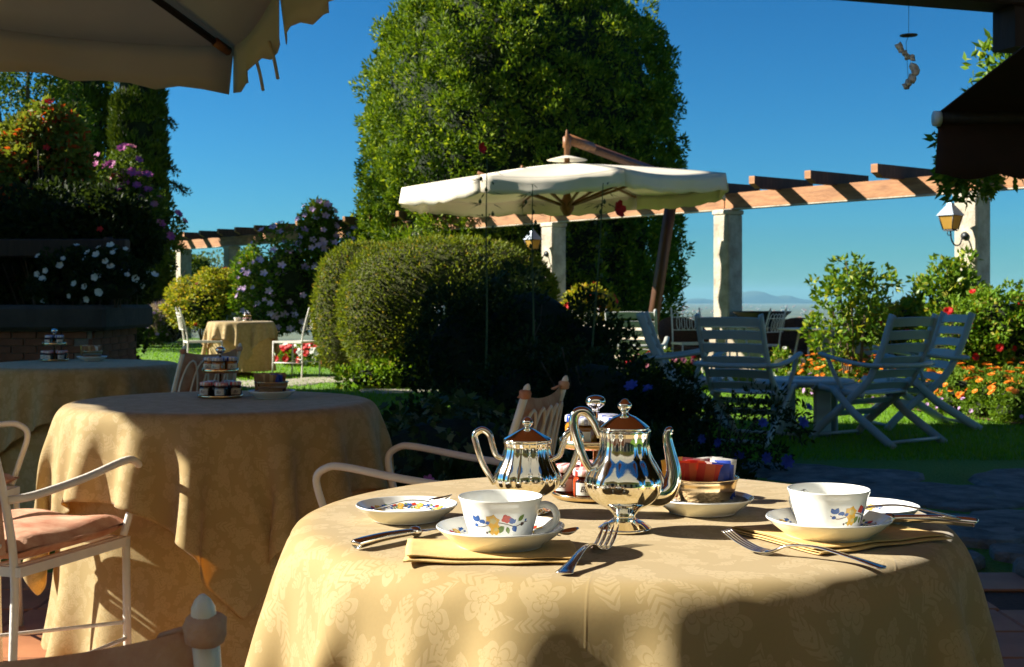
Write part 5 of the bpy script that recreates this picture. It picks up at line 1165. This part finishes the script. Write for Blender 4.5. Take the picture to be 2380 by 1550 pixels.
for (u, Y, w_, nfl, lb, sd_) in ((262, 10.95, .34, 30, 'white petunias spilling over the right of the well kerb', 46), (150, 11.1, .42, 16, 'white petunias growing thinly above the middle of the well kerb', 47)):
    shrub('petunia', lb, 'flower', at(u, Y, .99), [(0, 0, .14, w_, .3, .15), (.02, 0, .30, w_ * .6, .2, .16)], 90, .06, 26, (.05, .03), L['dark'], sd_, [('trumpet', M['white_fl'], nfl, .030, .3, .02)], 4, .8, .006, corek=.6)
# ---- cypresses and taller trees
def cypress(u, Y, r0, hh, label, seed):
    t = thing('cypress', label, 'tree', at(u, Y), 0, 'tall Italian cypresses'); pr = [(r0 * .75, .3), (r0 * 1.0, 1.5), (r0 * 1.0, 3.2), (r0 * .93, 5), (r0 * .8, hh * .75), (r0 * .45, hh * .92), (.05, hh)]
    C, Nc = surf_profile(pr, 620, seed, .12); V, Fc = clump_leaves(C, Nc, .17, 44, .17, .05, seed + 1, .45, 1.3, .8); link('crown', np_mesh('crown', V, Fc), L['cypress'], t); core(pr, M['inner'], t, k=.92, seed=seed)
    q = MB(); q.sweep([(0, 0, 0), (0, 0, 1.2)], [.18, .14], n=8); q.build('trunk', M['bark'], t)
cypress(196, 32, .50, 10.5, 'tall dark cypress standing furthest left, partly behind the turning shrub', 51)
cypress(322, 30, .50, 10.0, 'tall dark cypress at the edge of the open sky, with a stray side branch', 52)
tb = thing('cedar_branch_tree', 'dark conifer whose ragged branches stick out beside the cypress', 'tree', at(352, 31))
q = MB(); q.sweep([(0, 0, 0), (.1, 0, 7)], [.12, .05], n=6)
for zz, ln in ((2.2, .75), (3.6, .8), (4.1, .55), (5.2, .5)): q.sweep(smooth_path([(0, 0, zz + .3), (ln * .6, 0, zz + .25), (ln, 0, zz)], 4), .03, n=5)
q.build('trunk', M['bark'], tb); C = np.array([(x * ln, 0, zz + .28 - .25 * x * x) for zz, ln in ((2.2, .75), (3.6, .8), (4.1, .55), (5.2, .5)) for x in np.linspace(.4, 1.05, 7)]); V, Fc = clump_leaves(C, np.tile([[.4, 0, .2]], (len(C), 1)), .09, 40, .10, .03, 53, .7); link('crown', np_mesh('crown', V, Fc), L['cypress'], tb)
def tree(name, label, u, Y, ell, nC, rc, per, lf, mt, seed, th, group=None, trad=.16):
    t = thing(name, label, 'tree', at(u, Y), 0, group); Cs, Ns = [], []
    for i, (cx, cy_, cz, rx, ry, rz) in enumerate(ell): c, nn = surf_ellipsoid(nC // len(ell), rx, ry, rz, 0, seed + i, -1, .6); Cs.append(c + np.array([cx, cy_, cz])); Ns.append(nn)
    C, Nc = np.concatenate(Cs), np.concatenate(Ns); V, Fc = clump_leaves(C, Nc, rc, per, lf[0], lf[1], seed, .8); link('crown', np_mesh('crown', V, Fc), mt, t)
    q = MB(); q.sweep(smooth_path([(0, 0, 0), (.08, 0, th * .5), (0, 0, th)], 4), list(np.linspace(trad, trad * .5, 9)), n=8)
    for (cx, cy_, cz, rx, ry, rz) in ell: q.sweep(smooth_path([(0, 0, th * .6), (cx * .5, cy_ * .5, (th * .8 + cz) / 2), (cx, cy_, cz + rz * .5)], 4), list(np.linspace(trad * .5, .02, 9)), n=6)
    q.build('trunk', M['bark'], t)
tree('garden_tree', 'loose leafy tree with sky showing through at the far left', 50, 27, [(-.6, 0, 5.0, 1.0, .8, 1.5), (.5, .2, 4.4, .8, .7, 1.2), (-1.4, 0, 3.2, .9, .8, 1.2), (.2, 0, 6.5, 1.2, 1, 1.3)], 210, .24, 46, (.12, .06), L['shrub'], 61, 3.6)
for k, (u, Y, r0, z0) in enumerate(((425, 40, .75, 2.2), (505, 62, 1.2, 3.0), (545, 66, 1.1, 2.6), (585, 58, .9, 2.5), (455, 70, 1.5, 2.6), (625, 60, 1.2, 2.4), (665, 64, 1.2, 2.2))):
    tree('far_tree', ('dark young tree under the far end of the pergola', 'tallest round tree seen under the far pergola', 'middle tree of the far row under the pergola', 'small pale tree of the far row beside the hibiscus', 'broad tree at the far edge of the garden', 'far tree just showing left of the lilac hibiscus', 'far tree hidden mostly by the lilac hibiscus')[k], u, Y, [(0, 0, z0 - r0 * .6, r0, r0, r0 * .75)], 60, .3, 36, (.16, .09), L['far'] if k else L['shrub'], 70 + k, z0 - r0, 'far garden trees')
# ---- shaded planting in front: ivy, dark shrubs, impatiens, plumbago, hibiscus stems
ivy_leaf = []
t = thing('ivy_mound', 'shaded mound of ivy with pale-edged leaves behind the near table', 'ivy', at(1060, 5.9))
C, Nc = surf_ellipsoid(420, .62, .45, .50, .10, 81, -.1, .15); r_ = np.random.default_rng(82); Pn = np.repeat(C, 3, 0) + r_.normal(0, .03, (len(C) * 3, 3)); Nn = np.repeat(Nc, 3, 0); n = len(Pn)
a = unit(Nn * .3 + r_.normal(0, .8, (n, 3)) + [0, -.2, -.3]); tt = unit(np.cross(a, Nn + r_.normal(0, .4, (n, 3)))); S_ = r_.uniform(.035, .062, n)[:, None]; nn = np.cross(tt, a)
shape = [(0, 0), (.10, .48), (.34, .30), (.52, .50), (.62, .20), (1.0, 0), (.62, -.20), (.52, -.50), (.34, -.30), (.10, -.48)]
V = np.stack([Pn + a * S_ * x + tt * S_ * y + nn * S_ * (.18 * abs(y) - .10 * x * x) for x, y in shape], 1).reshape(-1, 3); link('foliage', np_mesh('foliage', V, np.arange(n)[:, None] * 10 + np.arange(10)[None, :]), L['ivy'], t)
q = MB(); q.lathe([(math.sin(math.pi * j / 10), -math.cos(math.pi * j / 10)) for j in range(11)], 20, M=Matrix.Translation((0, 0, .08)) @ Matrix.Diagonal((.56, .40, .44, 1))); q.build('inner_branches', M['inner'], t)
shrub('impatiens', 'shaded violet impatiens growing at the foot of the ivy', 'flower', at(1040, 5.25), [(0, 0, .14, .30, .2, .18), (-.35, .05, .12, .2, .2, .16), (.3, 0, .10, .2, .2, .14)], 70, .08, 24, (.06, .035), L['dark'], 83, [('five', M['rose_fl'], 46, .026, .3, .05)], 0, corek=.8)
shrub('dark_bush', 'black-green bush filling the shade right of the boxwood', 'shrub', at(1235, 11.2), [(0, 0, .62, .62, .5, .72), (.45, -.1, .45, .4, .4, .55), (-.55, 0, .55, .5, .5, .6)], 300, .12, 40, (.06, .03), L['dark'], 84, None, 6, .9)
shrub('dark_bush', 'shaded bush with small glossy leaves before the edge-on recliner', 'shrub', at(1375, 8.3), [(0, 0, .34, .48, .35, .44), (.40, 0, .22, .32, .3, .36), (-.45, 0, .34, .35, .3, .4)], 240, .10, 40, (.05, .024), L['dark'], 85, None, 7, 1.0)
shrub('plumbago', 'loose plumbago with a few violet-blue flower heads before the shaded recliner', 'shrub', at(1665, 8.0), [(0, 0, .20, .42, .3, .28), (-.3, 0, .25, .3, .25, .26), (.3, 0, .18, .22, .2, .3)], 90, .09, 24, (.05, .018), L['dark'], 86, [('tuft', M['blue_fl'], 12, .042, .2, .1)], 9, 1.0, .006, corek=0)
shrub('low_shrub', 'low dark edging shrub in the shade between ivy and recliners', 'shrub', at(1480, 6.6), [(0, 0, .12, .55, .35, .20), (-.5, 0, .14, .4, .3, .2)], 130, .09, 34, (.06, .03), L['dark'], 87, None, 0)
shrub('low_shrub', 'sparse dark shrub at the lawn edge left of the ivy', 'shrub', at(905, 7.6), [(0, 0, .14, .4, .3, .22), (.35, 0, .2, .3, .3, .28)], 90, .10, 24, (.06, .03), L['dark'], 88, None, 6, 1.0, corek=.5)
shrub('ground_cover', 'small leafy plants and bare soil at the boxwood foot', 'plant', at(880, 15.2), [(0, 0, .12, .45, .2, .18), (.3, 0, .2, .3, .25, .25)], 70, .10, 30, (.07, .04), L['bright'], 89, None, 0)
bed = [(G(825, 842, -.01)), (G(1010, 868, -.01)), (G(1180, 880, -.01)), (G(1180, 840, -.01)), (G(900, 822, -.01))]
sheet('flower_bed', [(p.x, p.y) for p in bed], -.008, M['soil'])
def hib_stem(u, Y, top, label, seed, lean, flower=None):
    t = thing('hibiscus_plant', label, 'plant', at(u - lean, Y), 0, 'tall hibiscus stems'); r = random.Random(seed); hh = P(0, top, Y).z + .02; dx = lean / F * Y
    q = MB(); pts = smooth_path([(0, 0, 0), (dx * .3 + .02, 0, hh * .4), (dx * .8, 0, hh * .75), (dx, 0, hh)], 6); q.sweep(pts, list(np.linspace(.009, .003, len(pts))), n=6); q.build('stem', M['stem'], t)
    V = []; Fs = []
    for k in range(34):
        f = .50 + .5 * k / 33; i = int(f * (len(pts) - 1)); p = Vector(pts[i]); a0 = r.uniform(0, 6.28)
        for j in range(5):                       # narrow fingers of one leaf
            a = a0 + (j - 2) * .42; ln = r.uniform(.06, .12) * (1 - .15 * abs(j - 2)); d = Vector((math.cos(a), math.sin(a) * .8, r.uniform(-.5, .2))).normalized(); s = Vector((-d.y, d.x, .1)).normalized() * .006; b0 = p + Vector((math.cos(a0), math.sin(a0), .1)) * .05; o_ = len(V)
            V += [b0, b0 + d * ln * .5 + s, b0 + d * ln, b0 + d * ln * .5 - s]; Fs += [(o_, o_ + 1, o_ + 2, o_ + 3)]
    q = MB(); q.add(V, Fs, 0, False); q.build('foliage', L['dark'], t)
    q = MB()
    for k in range(7): f = .6 + .055 * k; p = Vector(pts[int(f * (len(pts) - 1))]) + Vector((r.uniform(-.05, .05), r.uniform(-.04, .04), .02)); q.lathe([(0, -.018), (.011, -.008), (.012, .004), (.004, .018), (0, .022)], 7, M=Matrix.Translation(p))
    q.build('buds', M['stem'], t)
    if flower: p = P(flower[0], flower[1], Y) - Vector(t.location); add_flowers(t, [p], [(.6, -.6, .1)], 'trumpet', M['red_fl'], .055, seed)
hib_stem(1132, 9.2, 368, 'tall hibiscus stem with buds crossing the left of the white parasol', 91, 10, (1116, 345))
hib_stem(1238, 9.6, 428, 'slender hibiscus stem below the parasol hub', 92, 6)
hib_stem(1402, 9.0, 425, 'tall hibiscus stem carrying one dark red bloom', 93, 45, (1432, 487))
# ---- right-hand garden: camellia, roses, climber, marigold bed
shrub('camellia', 'open camellia with dark stems and glossy leaves above the marigolds', 'shrub', at(1985, 13.7), [(-.2, 0, 1.05, .22, .25, .30), (.22, 0, 1.12, .20, .25, .28), (.0, 0, 1.22, .22, .25, .26), (-.25, 0, .65, .22, .25, .3), (.15, 0, .70, .26, .25, .3)], 120, .10, 13, (.085, .046), L['camellia'], 101, None, 10, 1.0, .013, corek=0, fill=.9)
shrub('climbing_shrub', 'glossy-leaved shrub climbing the column with the lantern', 'shrub', at(2215, 15.3), [(-.20, 0, 1.05, .26, .25, .45), (.12, 0, 1.1, .25, .2, .5), (.0, 0, .6, .45, .3, .4)], 150, .11, 16, (.10, .055), L['camellia'], 102, None, 8, 1.0, .012, corek=0, fill=.9)
shrub('rose_bush', 'rose bush with red blooms climbing over the dark trellis on the right', 'shrub', at(2330, 13.2), [(0, 0, .72, .45, .4, .42), (-.45, .1, .55, .4, .35, .45), (.5, 0, .7, .5, .4, .5)], 260, .11, 34, (.06, .038), L['bright'], 103, [('pom', M['red_fl'], 26, .045, .2, .45)], 8, .9)
shrub('geranium', 'pale-leaved geranium row with red heads along the wall behind the recliner', 'flower', at(2115, 15.6), [(0, 0, .78, .5, .25, .22), (.5, 0, .75, .45, .25, .25), (-.4, .1, .7, .3, .25, .25)], 150, .09, 34, (.07, .055), L['yellow'], 104, [('pom', M['red_fl'], 18, .045, .2, .6)], 6, .8)
tr = thing('trellis', 'dark slatted trellis behind the marigolds on the right', 'trellis', at(2265, 13.75), R_(10))
for k in range(7): q = MB(); q.box(-.75, .75, -.012, .012, .10 + k * .075, .15 + k * .075); q.build('slat', M['dark_wood'], tr)
for x in (-.7, 0, .7): q = MB(); q.box(x - .025, x + .025, .013, .05, 0, .68); q.build('post', M['dark_wood'], tr)
shrub('geranium', 'red geranium in a pot on the wall left of the lit recliner', 'flower', tuple(pg(7.1, 0, .65)), [(0, 0, .28, .36, .3, .26), (.15, 0, .12, .3, .3, .2)], 120, .10, 34, (.08, .06), L['yellow'], 105, [('pom', M['red_fl'], 16, .055, .2, .1)], 4, .8)
q = MB(); q.lathe([(.12, 0), (.17, .2), (.18, .22), (.16, .22), (.15, .18)], 20); po = q.build('flower_pot', M['terracotta'], loc=pg(7.1, 0, .645)); tag(po, 'terracotta pot on the wall holding the red geranium', 'pot')
fb = thing('flower_box', 'long terracotta flower box in front of the lit recliner', 'planter', at(1540, 12.6), .1)
q = MB(); q.box(-.32, .32, -.12, .12, 0, .22, bev=.015); q.build('box', M['terracotta'], fb); q = MB(); q.box(-.34, .34, -.14, .14, .22, .25, bev=.008); q.build('rim', M['terracotta'], fb)
shrub('geranium', 'pink and red geraniums filling the terracotta flower box', 'flower', at(1540, 12.6, .22), [(0, 0, .10, .32, .15, .16)], 80, .07, 30, (.05, .04), L['shrub'], 106, [('pom', M['pink_fl'], 22, .032, .3, .05), ('pom', M['red_fl'], 8, .035, .3, .1)], 0)
shrub('white_flowers', 'small white-flowered bush at the near end of the marigold bed', 'flower', at(1818, 14.6), [(0, 0, .24, .20, .2, .22)], 50, .07, 26, (.05, .03), L['bright'], 107, [('pom', M['white_fl'], 16, .035, .3, .1)], 0)
# marigolds: every plant its own thing
e0, e1 = Vector((2.86, 15.0)), Vector((4.42, 10.35)); ed = (e1 - e0); eL = ed.length; ed.normalize(); en = Vector((-ed.y, ed.x));  en = en if en.x > 0 else -en
sheet('marigold_bed', [(e0.x, e0.y), (e1.x, e1.y), ((e1 + en * 1.9).x, (e1 + en * 1.9).y), ((e0 + en * 1.9).x, (e0 + en * 1.9).y)], -.006, M['soil'])
MG = [shrub('marigold', 'bushy orange marigold planted in the sunny border', 'flower', (0, 0, 0), [(0, 0, .15, .17, .17, .17)], 40, .06, 26, (.05, .022), L['marigold'], 200 + k, [('pom', M['orange_fl'], 16, .036, .95, .14)], 3, .8, .005, group='orange marigolds in the border', corek=.75, stemm=M['stem']) for k in range(3)]
AG = shrub('ageratum', 'low lilac edging plant along the front of the marigold border', 'flower', (0, 0, 0), [(0, 0, .07, .13, .13, .09)], 26, .05, 24, (.04, .022), L['marigold'], 210, [('tuft', M['lilac_fl'], 7, .024, .9, .04)], 0, group='lilac edging plants', corek=.75)
used = [0, 0, 0]; agu = 0; k = 0
for row in range(6):
    for j in range(14):
        k += 1; p = e0 + ed * (.2 + j * (eL - .3) / 13 + random.uniform(-.08, .08)) + en * (.16 + row * .31 + random.uniform(-.07, .07))
        if CX + F * p.x / p.y > 2440: continue
        if row == 0:
            if not agu: AG.location = (p.x, p.y, -.01); agu = 1
            else: copy_tree(AG, loc=(p.x, p.y, -.01), rz=random.uniform(0, 6), label=AG['label'], scale=random.uniform(.9, 1.3))
            p = p + en * .12
        i = k % 3
        if not used[i]: MG[i].location = (p.x, p.y, -.01); used[i] = 1
        else: copy_tree(MG[i], loc=(p.x, p.y, -.01), rz=random.uniform(0, 6), label=MG[i]['label'], scale=random.uniform(.8, 1.15))
# citrus-like branches above the awning
shrub('bay_tree', 'leafy bay branches reaching out above the brown awning', 'tree', at(2500, 7.6), [(-.28, 0, 2.35, .28, .25, .32), (-.55, 0, 1.95, .22, .2, .2), (.1, 0, 2.7, .4, .35, .5), (-.05, 0, 2.1, .3, .3, .3), (-.62, 0, 1.78, .09, .1, .10)], 190, .10, 16, (.075, .032), L['camellia'], 111, None, 0, corek=0, fill=.8)
bt = [o for o in bpy.data.objects if o.name.startswith('bay_tree')][0]; q = MB(); q.sweep([(.25, 0, 0), (.2, 0, 1.5), (.05, 0, 2.6)], [.06, .045, .02], n=8)
for e in ((-.28, 2.4), (-.6, 1.95), (-.05, 2.2)): q.sweep(smooth_path([(.18, 0, 1.6), (e[0] * .5 + .1, 0, (1.7 + e[1]) / 2), (e[0], 0, e[1])], 4), .010, n=6)
q.build('trunk', M['bark'], bt)
for k, (x, y) in enumerate(((6.9, 5.2), (7.6, 8.4), (6.6, 2.2))):  # trees added out of view to cut sky light from the right
    t = thing('holm_oak', 'dense dark holm oak standing right of the terrace, out of view', 'tree', (x, y, -.02), 0, 'holm oaks beside the terrace'); C, Nc = surf_ellipsoid(170, 1.9, 1.7, 3.0, 5.0, 400 + k, -1, .3); V, Fc = clump_leaves(C, Nc, .4, 26, .22, .12, 410 + k); link('crown', np_mesh('crown', V, Fc), L['dark'], t)
    q = MB(); q.lathe([(math.sin(math.pi * j / 10) * .999, -math.cos(math.pi * j / 10)) for j in range(11)], 18, M=Matrix.Translation((0, 0, 5)) @ Matrix.Diagonal((1.75, 1.55, 2.8, 1))); q.build('inner_branches', M['inner'], t); q = MB(); q.sweep([(0, 0, 0), (0, 0, 3)], [.25, .18], n=8); q.build('trunk', M['bark'], t)
# lawn blades: too many to count
r_ = np.random.default_rng(99); n = 90000; Y = 1 / r_.uniform(1 / 36, 1 / 8.5, n); X = r_.uniform(-.42, .42, n) * Y
sv_ = (X - 5.6) * (-.7915) + (Y - 15.7) * (-.6112); ok = sv_ > .3; X, Y = X[ok], Y[ok]; n = len(X); a = r_.uniform(0, 6.28, n); wv = .004 * Y / 9; hh = r_.uniform(.018, .042, n) * (1 + Y / 60); tl = r_.normal(0, .012, (n, 2))
V = np.stack([np.stack([X - np.cos(a) * wv, Y - np.sin(a) * wv, np.full(n, -.021)], -1), np.stack([X + np.cos(a) * wv, Y + np.sin(a) * wv, np.full(n, -.021)], -1), np.stack([X + tl[:, 0], Y + tl[:, 1], -.02 + hh], -1)], 1).reshape(-1, 3)
tag(link('grass', np_mesh('grass', V, np.arange(3 * n).reshape(-1, 3)), L['grass']), 'short mown grass of the garden lawn', 'grass', kind='stuff')
